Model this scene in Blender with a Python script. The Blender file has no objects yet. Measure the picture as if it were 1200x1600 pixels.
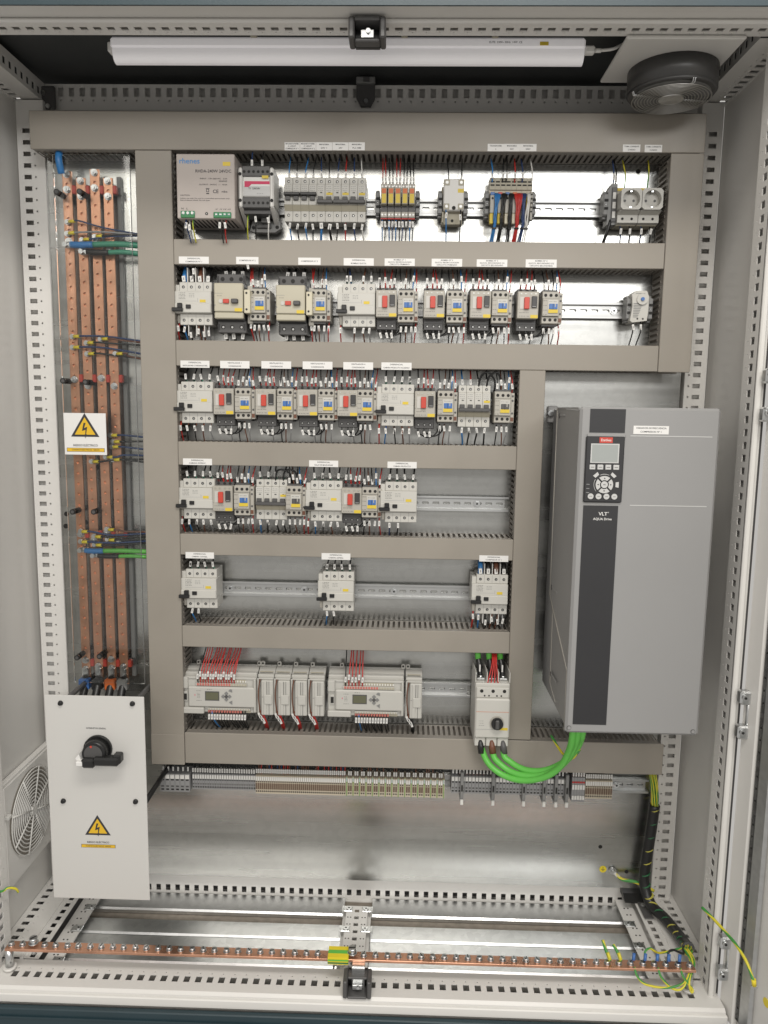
import bpy, math, random
from mathutils import Vector, Matrix
random.seed(7)
S = 0.001                                   # everything below is written in millimetres
scene = bpy.context.scene
COL = scene.collection
# ------------------------------------------------------------------ camera
CAM = Vector((96.75, -1488.96, 1223.83)); FPX = 1196.65
def _cam_axes(yaw=-0.0244, pitch=0.1346, roll=0.0140):
    ca, sa, cb, sb, cc, sc = math.cos(yaw), math.sin(yaw), math.cos(pitch), math.sin(pitch), math.cos(roll), math.sin(roll)
    F = Vector((sa*cb, ca*cb, -sb)); r = Vector((ca, -sa, 0)); u = r.cross(F)
    return r*cc + u*sc, u*cc - r*sc, F
RA, UA, FA = _cam_axes()
cd = bpy.data.cameras.new('camera'); cam = bpy.data.objects.new('camera', cd); COL.objects.link(cam)
cd.sensor_fit = 'HORIZONTAL'; cd.sensor_width = 36; cd.lens = FPX/1200*36; cd.clip_start = 0.02; cd.clip_end = 60
m = Matrix((RA, UA, -FA)).transposed().to_4x4(); m.translation = CAM*S; cam.matrix_world = m
scene.camera = cam
def at(px, py, y):
    """point on the plane at depth y (mm) seen at a place of the photograph -> (x, z)"""
    d = FA + RA*(px-600)/FPX + UA*(800-py)/FPX
    p = CAM + d*((y-CAM.y)/d.y)
    return p.x, p.z
# ------------------------------------------------------------------ world and room light
w = bpy.data.worlds.new("World"); scene.world = w; w.use_nodes = True
bg = w.node_tree.nodes['Background']; bg.inputs['Color'].default_value = (1.0, 0.965, 0.915, 1); bg.inputs['Strength'].default_value = 0.54
def lamp(name, loc, target, size, power, color=(1, 0.94, 0.86)):
    l = bpy.data.lights.new(name, 'AREA'); l.shape = 'RECTANGLE'; l.size, l.size_y = size; l.energy = power; l.color = color
    o = bpy.data.objects.new(name, l); COL.objects.link(o); o.location = loc
    o.rotation_euler = (Vector(target)-Vector(loc)).to_track_quat('-Z', 'Y').to_euler()
lamp('room_lamp', (2.35, -6.3, 3.2), (0.2, 0.3, 1.2), (3.2, 0.8), 165, (0.99, 0.98, 0.96))
lamp('room_lamp', (-1.0, -4.9, 3.15), (-0.1, 0.3, 1.0), (2.6, 1.3), 62, (1, 0.95, 0.88))
lamp('room_lamp', (0.3, -1.7, 3.3), (0.1, -0.2, 0.0), (1.6, 0.5), 58, (1, 0.96, 0.90))
scene.view_settings.view_transform = 'Standard'; scene.view_settings.look = 'None'
scene.view_settings.exposure = -0.12; scene.view_settings.gamma = 1.0
# ------------------------------------------------------------------ materials
MATS = {}
def mat(name, col, rough=0.5, metal=0.0, var=0.06, scale=12.0, bump=0.0, bscale=400.0, stretch=None, spec=0.5, trans=0.0, alpha=1.0, rvar=0.0, coat=0.0):
    m = bpy.data.materials.new(name); m.use_nodes = True; nt = m.node_tree; N = nt.nodes; L = nt.links
    b = N['Principled BSDF']; b.inputs['Roughness'].default_value = rough; b.inputs['Metallic'].default_value = metal
    b.inputs['Specular IOR Level'].default_value = spec
    if coat: b.inputs['Coat Weight'].default_value = coat
    tc = N.new('ShaderNodeTexCoord'); mp = N.new('ShaderNodeMapping'); L.new(tc.outputs['Object'], mp.inputs[0])
    if stretch: mp.inputs['Scale'].default_value = stretch
    nz = N.new('ShaderNodeTexNoise'); nz.inputs['Scale'].default_value = scale; nz.inputs['Detail'].default_value = 5
    L.new(mp.outputs[0], nz.inputs['Vector'])
    mr = N.new('ShaderNodeMapRange'); mr.inputs[1].default_value = .3; mr.inputs[2].default_value = .7
    mr.inputs[3].default_value = 1-var; mr.inputs[4].default_value = 1+var; L.new(nz.outputs[0], mr.inputs[0])
    mx = N.new('ShaderNodeVectorMath'); mx.operation = 'SCALE'; mx.inputs[0].default_value = col[:3]; L.new(mr.outputs[0], mx.inputs['Scale'])
    L.new(mx.outputs[0], b.inputs['Base Color'])
    if rvar:
        r2 = N.new('ShaderNodeMapRange'); r2.inputs[1].default_value = .3; r2.inputs[2].default_value = .7
        r2.inputs[3].default_value = rough-rvar; r2.inputs[4].default_value = rough+rvar; L.new(nz.outputs[0], r2.inputs[0]); L.new(r2.outputs[0], b.inputs['Roughness'])
    if bump:
        n2 = N.new('ShaderNodeTexNoise'); n2.inputs['Scale'].default_value = bscale; L.new(mp.outputs[0], n2.inputs['Vector'])
        bp = N.new('ShaderNodeBump'); bp.inputs['Strength'].default_value = bump; bp.inputs['Distance'].default_value = 0.001
        L.new(n2.outputs[0], bp.inputs['Height']); L.new(bp.outputs[0], b.inputs['Normal'])
    MATS[name] = m; return m
def galv(name, base, rough, stretch, spangle=0.12):
    m = mat(name, base, rough, 1.0, var=0.12, scale=1.6, stretch=stretch, rvar=0.05)
    nt = m.node_tree; N = nt.nodes; L = nt.links; b = N['Principled BSDF']
    tc = N.new('ShaderNodeTexCoord'); vo = N.new('ShaderNodeTexVoronoi'); vo.inputs['Scale'].default_value = 70
    nn = N.new('ShaderNodeTexNoise'); nn.inputs['Scale'].default_value = 14; nn.inputs['Detail'].default_value = 6
    L.new(tc.outputs['Object'], vo.inputs['Vector']); L.new(tc.outputs['Object'], nn.inputs['Vector'])
    old = b.inputs['Base Color'].links[0].from_socket
    ad = N.new('ShaderNodeMath'); ad.operation = 'ADD'; L.new(vo.outputs['Color'], ad.inputs[0]); L.new(nn.outputs[0], ad.inputs[1])
    mr = N.new('ShaderNodeMapRange'); mr.inputs[1].default_value = .3; mr.inputs[2].default_value = 1.5; mr.inputs[3].default_value = 1-spangle; mr.inputs[4].default_value = 1+spangle*.6
    L.new(ad.outputs[0], mr.inputs[0]); sc = N.new('ShaderNodeVectorMath'); sc.operation = 'SCALE'; L.new(old, sc.inputs[0]); L.new(mr.outputs[0], sc.inputs['Scale'])
    L.new(sc.outputs[0], b.inputs['Base Color']); return m
galv('galv', (.485, .487, .47), .27, (.6, 1.0, 14.0), .06)
galv('galv_floor', (.74, .75, .75), .34, (1.0, 9.0, 1.0))
mat('zinc', (.62, .63, .63), .28, 1.0, var=.15, scale=60)
mat('guard', (.50, .49, .47), .4, 1.0, var=.1)
mat('zinc_rail', (.50, .505, .50), .40, .9, var=.08, scale=8, stretch=(1, 8, 8))
mat('paint', (.68, .665, .635), .38, var=.025, scale=4, bump=.05, bscale=900)
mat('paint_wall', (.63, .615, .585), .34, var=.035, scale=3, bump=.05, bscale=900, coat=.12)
mat('paint_roof', (.045, .048, .048), .6, var=.1)
mat('paint_teal', (.016, .036, .045), .42, var=.12, scale=6, bump=.12, bscale=700)
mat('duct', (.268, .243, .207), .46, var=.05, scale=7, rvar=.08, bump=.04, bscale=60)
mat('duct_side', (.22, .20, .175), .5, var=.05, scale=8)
mat('copper', (.60, .32, .205), .34, .85, var=.25, scale=16, rvar=.10)
mat('copper_bar', (.66, .36, .24), .30, .9, var=.2, scale=14, rvar=.1)
mat('white_plastic', (.50, .488, .45), .42, var=.02)
mat('beige', (.44, .41, .32), .45, var=.02)
mat('cream', (.54, .50, .38), .45, var=.02)
mat('lgrey', (.385, .365, .32), .42, var=.02)
mat('grey', (.20, .20, .195), .45, var=.04)
mat('term_grey', (.25, .25, .25), .5, var=.05)
mat('term_beige', (.50, .44, .34), .5, var=.03)
mat('dgrey', (.075, .073, .072), .45, var=.06)
mat('black', (.012, .012, .012), .38, var=.1)
mat('hole', (.012, .011, .010), .7, var=.02)
mat('screw', (.42, .42, .41), .42, 1.0, var=.2, scale=200)
mat('plc', (.46, .45, .415), .42, var=.02)
mat('pink', (.48, .15, .12), .5, var=.1)
mat('tan', (.38, .35, .27), .5, var=.03)
mat('red', (.50, .055, .035), .4, var=.04)
mat('redwire', (.42, .025, .02), .4, var=.06)
mat('bluewire', (.03, .17, .42), .4, var=.05)
mat('dbluewire', (.02, .045, .13), .4, var=.05)
mat('blackwire', (.014, .014, .014), .38, var=.1)
mat('brownwire', (.14, .055, .03), .42, var=.06)
mat('greywire', (.27, .27, .27), .42, var=.05)
mat('whitewire', (.62, .61, .58), .42, var=.03)
mat('greenwire', (.03, .15, .06), .42, var=.05)
mat('green', (.115, .46, .07), .40, var=.05, scale=20)
mat('dgreen', (.05, .25, .16), .42, var=.05)
mat('yellow', (.62, .46, .04), .45, var=.03)
mat('orange', (.55, .13, .03), .45, var=.03)
mat('sign_yellow', (.68, .42, .02), .45, var=.03)
mat('rocker', (.035, .034, .034), .4, var=.05)
mat('blue', (.05, .14, .38), .4, var=.04)
mat('marker', (.66, .65, .62), .45, var=.02)
mat('label', (.70, .69, .67), .5, var=.01)
mat('ink', (.03, .03, .035), .6, var=.01)
mat('blue_ink', (.05, .22, .50), .5, var=.01)
mat('red_ink', (.55, .03, .10), .5, var=.02)
mat('psu', (.40, .355, .325), .45, var=.02, bump=.04)
mat('panel_white', (.56, .55, .525), .45, var=.015, scale=3)
mat('drive', (.265, .263, .26), .5, var=.02, scale=5, bump=.05, bscale=1200)
mat('drive_dark', (.022, .022, .024), .5, var=.04)
mat('key', (.50, .50, .49), .45, var=.02)
mat('lcd', (.33, .35, .34), .15, var=.03)
mat('lcd_green', (.115, .115, .07), .2, var=.03)
mat('pcb_green', (.02, .16, .05), .4, var=.04)
mat('diffuser', (.86, .845, .86), .28, var=.01)
mat('fan_black', (.045, .044, .043), .38, var=.1)
mat('sleeve_yellow', (.75, .60, .03), .4, var=.05)
mat('term_brown', (.12, .075, .05), .5, var=.1)
mat('term_gy', (.50, .46, .08), .5, var=.05)
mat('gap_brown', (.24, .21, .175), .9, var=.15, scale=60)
def glassy():
    m = bpy.data.materials.new('acrylic'); m.use_nodes = True; nt = m.node_tree; N = nt.nodes; L = nt.links
    N.remove(N['Principled BSDF']); out = N['Material Output']
    t = N.new('ShaderNodeBsdfTransparent'); t.inputs[0].default_value = (.975, .98, .975, 1)
    g = N.new('ShaderNodeBsdfGlossy'); g.inputs['Roughness'].default_value = .03
    fr = N.new('ShaderNodeFresnel'); fr.inputs[0].default_value = 1.45; mx = N.new('ShaderNodeMixShader')
    L.new(fr.outputs[0], mx.inputs[0]); L.new(t.outputs[0], mx.inputs[1]); L.new(g.outputs[0], mx.inputs[2]); L.new(mx.outputs[0], out.inputs[0])
    MATS['acrylic'] = m
glassy()
MATS['diffuser'].node_tree.nodes['Principled BSDF'].inputs['Emission Color'].default_value = (1, .97, .98, 1); MATS['diffuser'].node_tree.nodes['Principled BSDF'].inputs['Emission Strength'].default_value = .14  # faint glow added so the tube light and its housing look brighter
def stripes(name, c1, c2, n=9.0, twist=0.0):
    """yellow and green striped insulation"""
    m = mat(name, c1, .42, var=.02); nt = m.node_tree; N = nt.nodes; L = nt.links
    uv = N.new('ShaderNodeUVMap'); sp = N.new('ShaderNodeSeparateXYZ'); L.new(uv.outputs[0], sp.inputs[0])
    a = N.new('ShaderNodeMath'); a.operation = 'MULTIPLY_ADD'; L.new(sp.outputs[1], a.inputs[0]); a.inputs[1].default_value = twist; L.new(sp.outputs[0], a.inputs[2])
    s = N.new('ShaderNodeMath'); s.operation = 'FRACT'; L.new(a.outputs[0], s.inputs[0])
    g = N.new('ShaderNodeMath'); g.operation = 'GREATER_THAN'; g.inputs[1].default_value = .55; L.new(s.outputs[0], g.inputs[0])
    mx = N.new('ShaderNodeMix'); mx.data_type = 'RGBA'; mx.inputs[6].default_value = (*c1, 1); mx.inputs[7].default_value = (*c2, 1); L.new(g.outputs[0], mx.inputs[0])
    L.new(mx.outputs[2], N['Principled BSDF'].inputs['Base Color'])
stripes('gywire', (.62, .54, .04), (.05, .25, .05), twist=.12)
# ------------------------------------------------------------------ mesh builder
class MB:
    def __init__(s): s.v = []; s.f = []; s.mi = []; s.mats = []; s.sm = []; s.uv = {}
    def M(s, name):
        if name not in s.mats: s.mats.append(name)
        return s.mats.index(name)
    def face(s, idx, m, smooth=False): s.f.append(tuple(idx)); s.mi.append(m); s.sm.append(smooth)
    def box(s, x0, x1, y0, y1, z0, z1, m, bev=0):
        m = s.M(m)
        if x1 < x0: x0, x1 = x1, x0
        if y1 < y0: y0, y1 = y1, y0
        if z1 < z0: z0, z1 = z1, z0
        bev = min(bev, .45*(x1-x0), .45*(y1-y0), .45*(z1-z0)); n = len(s.v)
        if bev <= 0:
            s.v += [(x, y, z) for x in (x0, x1) for y in (y0, y1) for z in (z0, z1)]
            for q in ((0,1,3,2), (4,6,7,5), (0,4,5,1), (2,3,7,6), (0,2,6,4), (1,5,7,3)): s.face([n+i for i in q], m)
            return
        # chamfered: each corner has three vertices
        P = {}
        for i, X in enumerate((x0, x1)):
            for j, Y in enumerate((y0, y1)):
                for k, Z in enumerate((z0, z1)):
                    sx, sy, sz = (1-2*i), (1-2*j), (1-2*k)
                    for a, p in enumerate(((X, Y+sy*bev, Z+sz*bev), (X+sx*bev, Y, Z+sz*bev), (X+sx*bev, Y+sy*bev, Z))):
                        P[i,j,k,a] = len(s.v); s.v.append(p)
        def ring(ax, side):
            o = [a for a in range(3) if a != ax]; r = []
            for p, q in ((0,0), (1,0), (1,1), (0,1)):
                c = [0,0,0]; c[ax] = side; c[o[0]] = p; c[o[1]] = q; r.append(P[c[0],c[1],c[2],ax])
            flip = (side == 0) != (ax == 1)
            return r[::-1] if flip else r
        for ax in range(3):
            for side in (0, 1): s.face(ring(ax, side), m)
        cen = Vector(((x0+x1)/2, (y0+y1)/2, (z0+z1)/2))
        def add(idx):
            p = [Vector(s.v[i]) for i in idx]; nn = (p[1]-p[0]).cross(p[2]-p[0]); c = sum(p, Vector())/len(p)
            s.face(idx if nn.dot(c-cen) > 0 else idx[::-1], m)
        for ax in range(3):
            o = [a for a in range(3) if a != ax]
            for p in (0, 1):
                for q in (0, 1):
                    c0 = [0,0,0]; c0[o[0]] = p; c0[o[1]] = q; c1 = list(c0); c1[ax] = 1
                    add([P[(*c0, o[0])], P[(*c0, o[1])], P[(*c1, o[1])], P[(*c1, o[0])]])
        for i in (0, 1):
            for j in (0, 1):
                for k in (0, 1): add([P[i,j,k,0], P[i,j,k,1], P[i,j,k,2]])
    def cyl(s, p0, p1, r, m, n=12, r1=None, caps=True, smooth=True):
        m = s.M(m); p0 = Vector(p0); p1 = Vector(p1); r1 = r if r1 is None else r1
        d = (p1-p0).normalized(); a = d.orthogonal().normalized(); b = d.cross(a); k = len(s.v)
        for c, rr in ((p0, r), (p1, r1)):
            for i in range(n):
                t = 2*math.pi*i/n; s.v.append(tuple(c + (a*math.cos(t) + b*math.sin(t))*rr))
        for i in range(n):
            j = (i+1) % n; s.face((k+i, k+j, k+n+j, k+n+i), m, smooth)
        if caps: s.face([k+i for i in range(n)][::-1], m); s.face([k+n+i for i in range(n)], m)
    def disc(s, x, y, z, r, m, n=10, d=.4):
        """a flat round face towards the viewer side (-y)"""
        s.cyl((x, y, z), (x, y-d, z), r, m, n)
    def screw(s, x, y, z, r, ring='hole'):
        """a recessed terminal screw: dark well with a slotted metal head inside"""
        s.cyl((x, y+.2, z), (x, y-.35, z), r, ring, 10); s.cyl((x+.3, y, z-.2), (x+.3, y-.6, z-.2), r*.55, 'screw', 8); s.box(x-r*.6, x+r*.6, y-.75, y-.5, z-.25, z+.05, 'hole')
    def tube(s, pts, r, m, n=6, res=4, caps=True, r_end=None):
        P = [Vector(p) for p in pts]
        if len(P) > 2 and res > 1:
            Q = []
            for i in range(len(P)-1):
                p0, p1, p2, p3 = P[max(i-1,0)], P[i], P[i+1], P[min(i+2, len(P)-1)]
                for k in range(res):
                    t = k/res; Q.append(.5*((2*p1)+(p2-p0)*t+(2*p0-5*p1+4*p2-p3)*t*t+(3*p1-p0-3*p2+p3)*t**3))
            Q.append(P[-1]); P = Q
        m = s.M(m); k = len(s.v); d = (P[1]-P[0]).normalized(); a = d.orthogonal().normalized(); dist = 0
        for i, p in enumerate(P):
            if i: dist += (P[i]-P[i-1]).length
            t = (P[min(i+1, len(P)-1)]-P[max(i-1, 0)]).normalized(); a = (a - t*a.dot(t)).normalized(); b = t.cross(a)
            rr = r if r_end is None else r+(r_end-r)*i/(len(P)-1)
            for j in range(n):
                th = 2*math.pi*j/n; s.v.append(tuple(p+(a*math.cos(th)+b*math.sin(th))*rr)); s.uv[len(s.v)-1] = (j/n, dist*.1)
        for i in range(len(P)-1):
            for j in range(n):
                q = (j+1) % n; s.face((k+i*n+j, k+i*n+q, k+(i+1)*n+q, k+(i+1)*n+j), m, True)
        if caps: s.face([k+j for j in range(n)][::-1], m); s.face([k+(len(P)-1)*n+j for j in range(n)], m)
    def prism(s, pts, y0, y1, m):
        """outline in x,z (counter-clockwise seen from the front) given depth y0 (front) .. y1"""
        m = s.M(m); k = len(s.v); n = len(pts)
        s.v += [(x, y0, z) for x, z in pts] + [(x, y1, z) for x, z in pts]
        s.face([k+i for i in range(n)], m); s.face([k+n+i for i in range(n)][::-1], m)
        for i in range(n): j = (i+1) % n; s.face((k+j, k+i, k+n+i, k+n+j), m)
    def prism_x(s, pts, x0, x1, m):
        """outline in y,z swept along x"""
        m = s.M(m); k = len(s.v); n = len(pts)
        s.v += [(x0, y, z) for y, z in pts] + [(x1, y, z) for y, z in pts]
        s.face([k+i for i in range(n)][::-1], m); s.face([k+n+i for i in range(n)], m)
        for i in range(n): j = (i+1) % n; s.face((k+i, k+j, k+n+j, k+n+i), m)
    def quad(s, a, b, c, d, m):
        k = len(s.v); s.v += [tuple(a), tuple(b), tuple(c), tuple(d)]; s.face((k, k+1, k+2, k+3), s.M(m))
    def perf(s, O, u, v, cells, pitch, bands, thick, m):
        """sheet with real punched holes. O corner, u along, v across; bands = (v0, v1, None | ('rect',w,h) | ('round',r) | ('slot',w,h))"""
        m = s.M(m); O = Vector(O); u = Vector(u); v = Vector(v); nrm = u.cross(v).normalized(); L = cells*pitch
        def P(a, b, c=0): s.v.append(tuple(O+u*a+v*b-nrm*c)); return len(s.v)-1
        for v0, v1, h in bands:
            if h is None:
                k = len(s.v); P(0, v0); P(L, v0); P(L, v1); P(0, v1); s.face((k, k+1, k+2, k+3), m); continue
            vc = (v0+v1)/2
            for i in range(cells):
                a0 = i*pitch; a1 = a0+pitch; ac = (a0+a1)/2
                if h[0] == 'rect':
                    W, H = h[1]/2, h[2]/2; hp = [(ac-W, vc-H), (ac+W, vc-H), (ac+W, vc+H), (ac-W, vc+H)]; op = [(a0, v0), (a1, v0), (a1, v1), (a0, v1)]
                elif h[0] == 'round':
                    r = h[1]; hp = [(ac+r*math.cos(t), vc+r*math.sin(t)) for t in [math.pi*(-.75+.25*q) for q in range(8)]]
                    op = [(a0, v0), (ac, v0), (a1, v0), (a1, vc), (a1, v1), (ac, v1), (a0, v1), (a0, vc)]
                else:
                    W, H = h[1]/2, h[2]/2; hp = [(ac-W+H*.5, vc-H), (ac+W-H*.5, vc-H), (ac+W, vc), (ac+W-H*.5, vc+H), (ac-W+H*.5, vc+H), (ac-W, vc)]
                    op = [(a0, v0), (a1, v0), (a1, vc), (a1, v1), (a0, v1), (a0, vc)]
                n = len(hp); k = len(s.v)
                for p in op: P(*p)
                for p in hp: P(*p)
                for p in hp: P(*p, thick)
                for q in range(n):
                    j = (q+1) % n; s.face((k+q, k+j, k+n+j, k+n+q), m); s.face((k+n+q, k+n+j, k+2*n+j, k+2*n+q), m)
    def mesh(s, name):
        me = bpy.data.meshes.new(name); me.from_pydata([(a*S, b*S, c*S) for a, b, c in s.v], [], s.f)
        for n in s.mats: me.materials.append(MATS[n])
        me.polygons.foreach_set('material_index', s.mi); me.polygons.foreach_set('use_smooth', s.sm)
        if s.uv:
            ul = me.uv_layers.new(name='UVMap')
            for lp in me.loops:
                if lp.vertex_index in s.uv: ul.data[lp.index].uv = s.uv[lp.vertex_index]
        me.update(); return me
    def build(s, name, parent=None, label=None, kind=None):
        o = bpy.data.objects.new(name, s.mesh(name)); COL.objects.link(o)
        if parent: o.parent = parent
        if label: o['label'] = label
        if kind: o['kind'] = kind
        return o
def thing(name, label, cat, loc=(0, 0, 0), group=None):
    o = bpy.data.objects.new(name, None); COL.objects.link(o); o.location = Vector(loc)*S; o.empty_display_size = .02
    o['label'] = label; o['category'] = cat
    if group: o['group'] = group
    return o
def tag(o, label, cat, group=None, loc=None):
    o['label'] = label; o['category'] = cat
    if group: o['group'] = group
    if loc is not None: o.location = Vector(loc)*S
    return o
def copy_tree(o, loc, label=None, group=None):
    r = o.copy(); COL.objects.link(r); r.location = Vector(loc)*S
    if label: r['label'] = label
    if group: r['group'] = group
    for ch in list(o.children):
        c = ch.copy(); COL.objects.link(c); c.parent = r
        for g in list(ch.children):
            d = g.copy(); COL.objects.link(d); d.parent = c
    return r
def one(name, parent, fn, label=None, kind=None):
    b = MB(); fn(b); return b.build(name, parent, label, kind)
TXT = {}
def text(s, size, x, y, z, parent, m='ink', name='lettering', align='CENTER', width=None):
    """flat printed letters facing the viewer, as thin mesh; size in mm"""
    key = (s, size, m, align, width)
    if key not in TXT:
        c = bpy.data.curves.new('lettering', 'FONT'); c.body = s; c.size = size*S; c.align_x = align; c.align_y = 'CENTER'; c.resolution_u = 2 if size < 12 else 4
        c.space_line = 1.0; c.offset = 0.012*size*S
        o = bpy.data.objects.new('tmp', c); COL.objects.link(o); dg = bpy.context.evaluated_depsgraph_get()
        me = bpy.data.meshes.new_from_object(o.evaluated_get(dg)); bpy.data.objects.remove(o)
        sx = 1
        if width:
            xs = [v.co.x for v in me.vertices]; sx = width*S/(max(xs)-min(xs))
        for v in me.vertices: a = v.co.copy(); v.co = (a.x*sx, 0, a.y)
        me.materials.clear(); me.materials.append(MATS[m]); TXT[key] = me
    o = bpy.data.objects.new(name, TXT[key]); COL.objects.link(o); o.location = Vector((x, y, z))*S
    if parent: o.parent = parent
    return o
# ================================================================== THE CABINET
PY = 325                                    # front of the galvanised mounting plate
cab = thing('electrical_cabinet', 'large open light grey steel switchgear cabinet with dark teal plinth holding everything', 'cabinet')
def f(b):                                   # bottom front rail
    b.perf((-737.5, -14, 0), (1, 0, 0), (0, 1, 0), 59, 25, [(0, 28, ('rect', 13, 18)), (28, 34, ('round', 1.8)), (34, 57, None)], 2, 'paint')
    b.box(-790, -737.5, -14, 43, -2, 0, 'paint'); b.box(737.5, 783, -14, 43, -2, 0, 'paint')
    b.prism_x([(-14, 0), (-34, 0), (-40, -5), (-40, -10), (-36, -10), (-14, -2)], -790, 783, 'paint')
    b.box(-790, 783, 41, 43, -60, -2.2, 'paint'); b.box(-790, 783, -36, 40, -62, -40, 'paint_wall'); b.box(-800, 786, -46, -36, -30, -10.2, 'paint', 2)
one('bottom_front_rail', cab, f)
def f(b):                                   # top front rail, holes on its underside
    b.perf((737.5, -14, 1903), (-1, 0, 0), (0, 1, 0), 59, 25, [(0, 23, ('rect', 14, 18)), (23, 30, ('round', 1.6)), (30, 38, None)], 2, 'paint')
    b.box(-800, -737.5, -14, 24, 1903, 1905, 'paint'); b.box(737.5, 800, -14, 24, 1903, 1905, 'paint')
    b.box(-800, 800, -36, -14, 1898, 1906, 'paint', 3); b.box(-800, 800, 22, 24, 1905.2, 1945, 'paint'); b.box(-800, 800, -14, 22, 1925, 1945, 'paint_wall')
    b.box(-800, 800, -79.9, -36, 1906.2, 1912, 'paint_wall'); b.box(-800, 800, -36, -14, 1906.3, 1925, 'paint_wall')
one('top_front_rail', cab, f)
def f(b):
    b.box(-850, 850, -84, -80, 1903, 2010, 'paint_teal'); b.box(-850, 850, -80, 400, 1962, 1970, 'paint_roof'); b.box(-850, 850, -79.9, -36, 1912.2, 1962, 'paint_teal')
one('roof', cab, f)
one('rear_panel', cab, lambda b: b.box(-806, 806, 392, 396, -70, 1961, 'paint_wall'))
def f(b):                                   # rear top rail
    b.perf((-762.5, 352, 1890), (1, 0, 0), (0, 0, 1), 61, 25, [(0, 14, None), (14, 28, ('round', 2)), (28, 50, ('rect', 12.5, 19)), (50, 56, None)], 2, 'paint')
    b.box(-762, 762, 370, 374, 1890, 1946, 'paint_wall'); b.box(-762, 762, 354.1, 370, 1886, 1890, 'paint_wall')
one('top_rear_rail', cab, f)
def f(b):
    b.perf((-787.5, 352, -47), (1, 0, 0), (0, 0, 1), 61, 25, [(0, 8, None), (8, 32, ('rect', 12, 17)), (32, 58, None)], 2, 'paint')
    b.box(-787, 760, 351, 391, 11.2, 13, 'paint'); b.box(-787, 760, 346, 391, -54, -47.2, 'paint'); b.box(-787, 760, 380, 384, -47, 11, 'dgrey')  # dark grey backing paints the shade inside the rail holes
one('bottom_rear_rail', cab, f)
ZT = 1847 
for sgn in (-1, 1):                         # rear posts
    def f(b):
        n = 74; z0 = ZT-25*n
        if sgn > 0:
            b.perf((742, 320, z0), (0, 0, 1), (1, 0, 0), n, 25, [(0, 4, None), (4, 14, ('round', 2.2)), (14, 40, ('rect', 10, 17)), (40, 48, None)], -2, 'paint')
        else:
            b.perf((-790, 320, z0), (0, 0, 1), (1, 0, 0), n, 25, [(0, 8, None), (8, 34, ('rect', 10, 17)), (34, 44, ('round', 2.2)), (44, 62, None)], -2, 'paint')
        xa, xb = (742, 790) if sgn > 0 else (-790, -728)
        b.box(xa, xb, 320, 322, -30, z0, 'paint'); b.box(xa, xb, 320, 322, ZT, 1900, 'paint')
        b.box(xa+2, xb-2, 345, 348, -30, 1900, 'paint_wall')
        b.box(xa, xa+2, 322.1, 348, -30, 1900, 'paint'); b.box(xb-2, xb, 322.1, 348, -30, 1900, 'paint')
    one('rear_post', cab, f)
def f(b):                                   # right front post, punched inner face
    n = 76; z0 = 1749.2-25*70
    b.perf((762, 5, z0), (0, 0, 1), (0, 1, 0), n, 25, [(0, 10, None), (10, 37, ('rect', 14, 16)), (37, 50, ('round', 1.6)), (50, 57, None)], 2, 'paint')
    b.box(762, 764, 5, 62, 1749.2+150, 1903, 'paint'); b.box(762, 764, 5, 62, -10, z0, 'paint')
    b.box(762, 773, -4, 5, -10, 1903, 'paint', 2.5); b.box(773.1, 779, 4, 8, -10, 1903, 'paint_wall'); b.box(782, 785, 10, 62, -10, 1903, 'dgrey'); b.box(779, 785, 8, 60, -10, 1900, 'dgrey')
    b.box(764.1, 790, 60, 62, -10, 1903, 'paint')
one('front_post', cab, f)
def f(b):
    n = 76; z0 = 1749.2-25*70
    b.perf((-764, 62, z0), (0, 0, 1), (0, -1, 0), n, 25, [(0, 7, None), (7, 20, ('round', 1.6)), (20, 47, ('rect', 14, 16)), (47, 57, None)], 2, 'paint')
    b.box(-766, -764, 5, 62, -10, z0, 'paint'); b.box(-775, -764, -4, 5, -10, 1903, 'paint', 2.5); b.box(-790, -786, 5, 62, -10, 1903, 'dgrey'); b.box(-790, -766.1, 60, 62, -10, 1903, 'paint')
one('front_post', cab, f)
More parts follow.
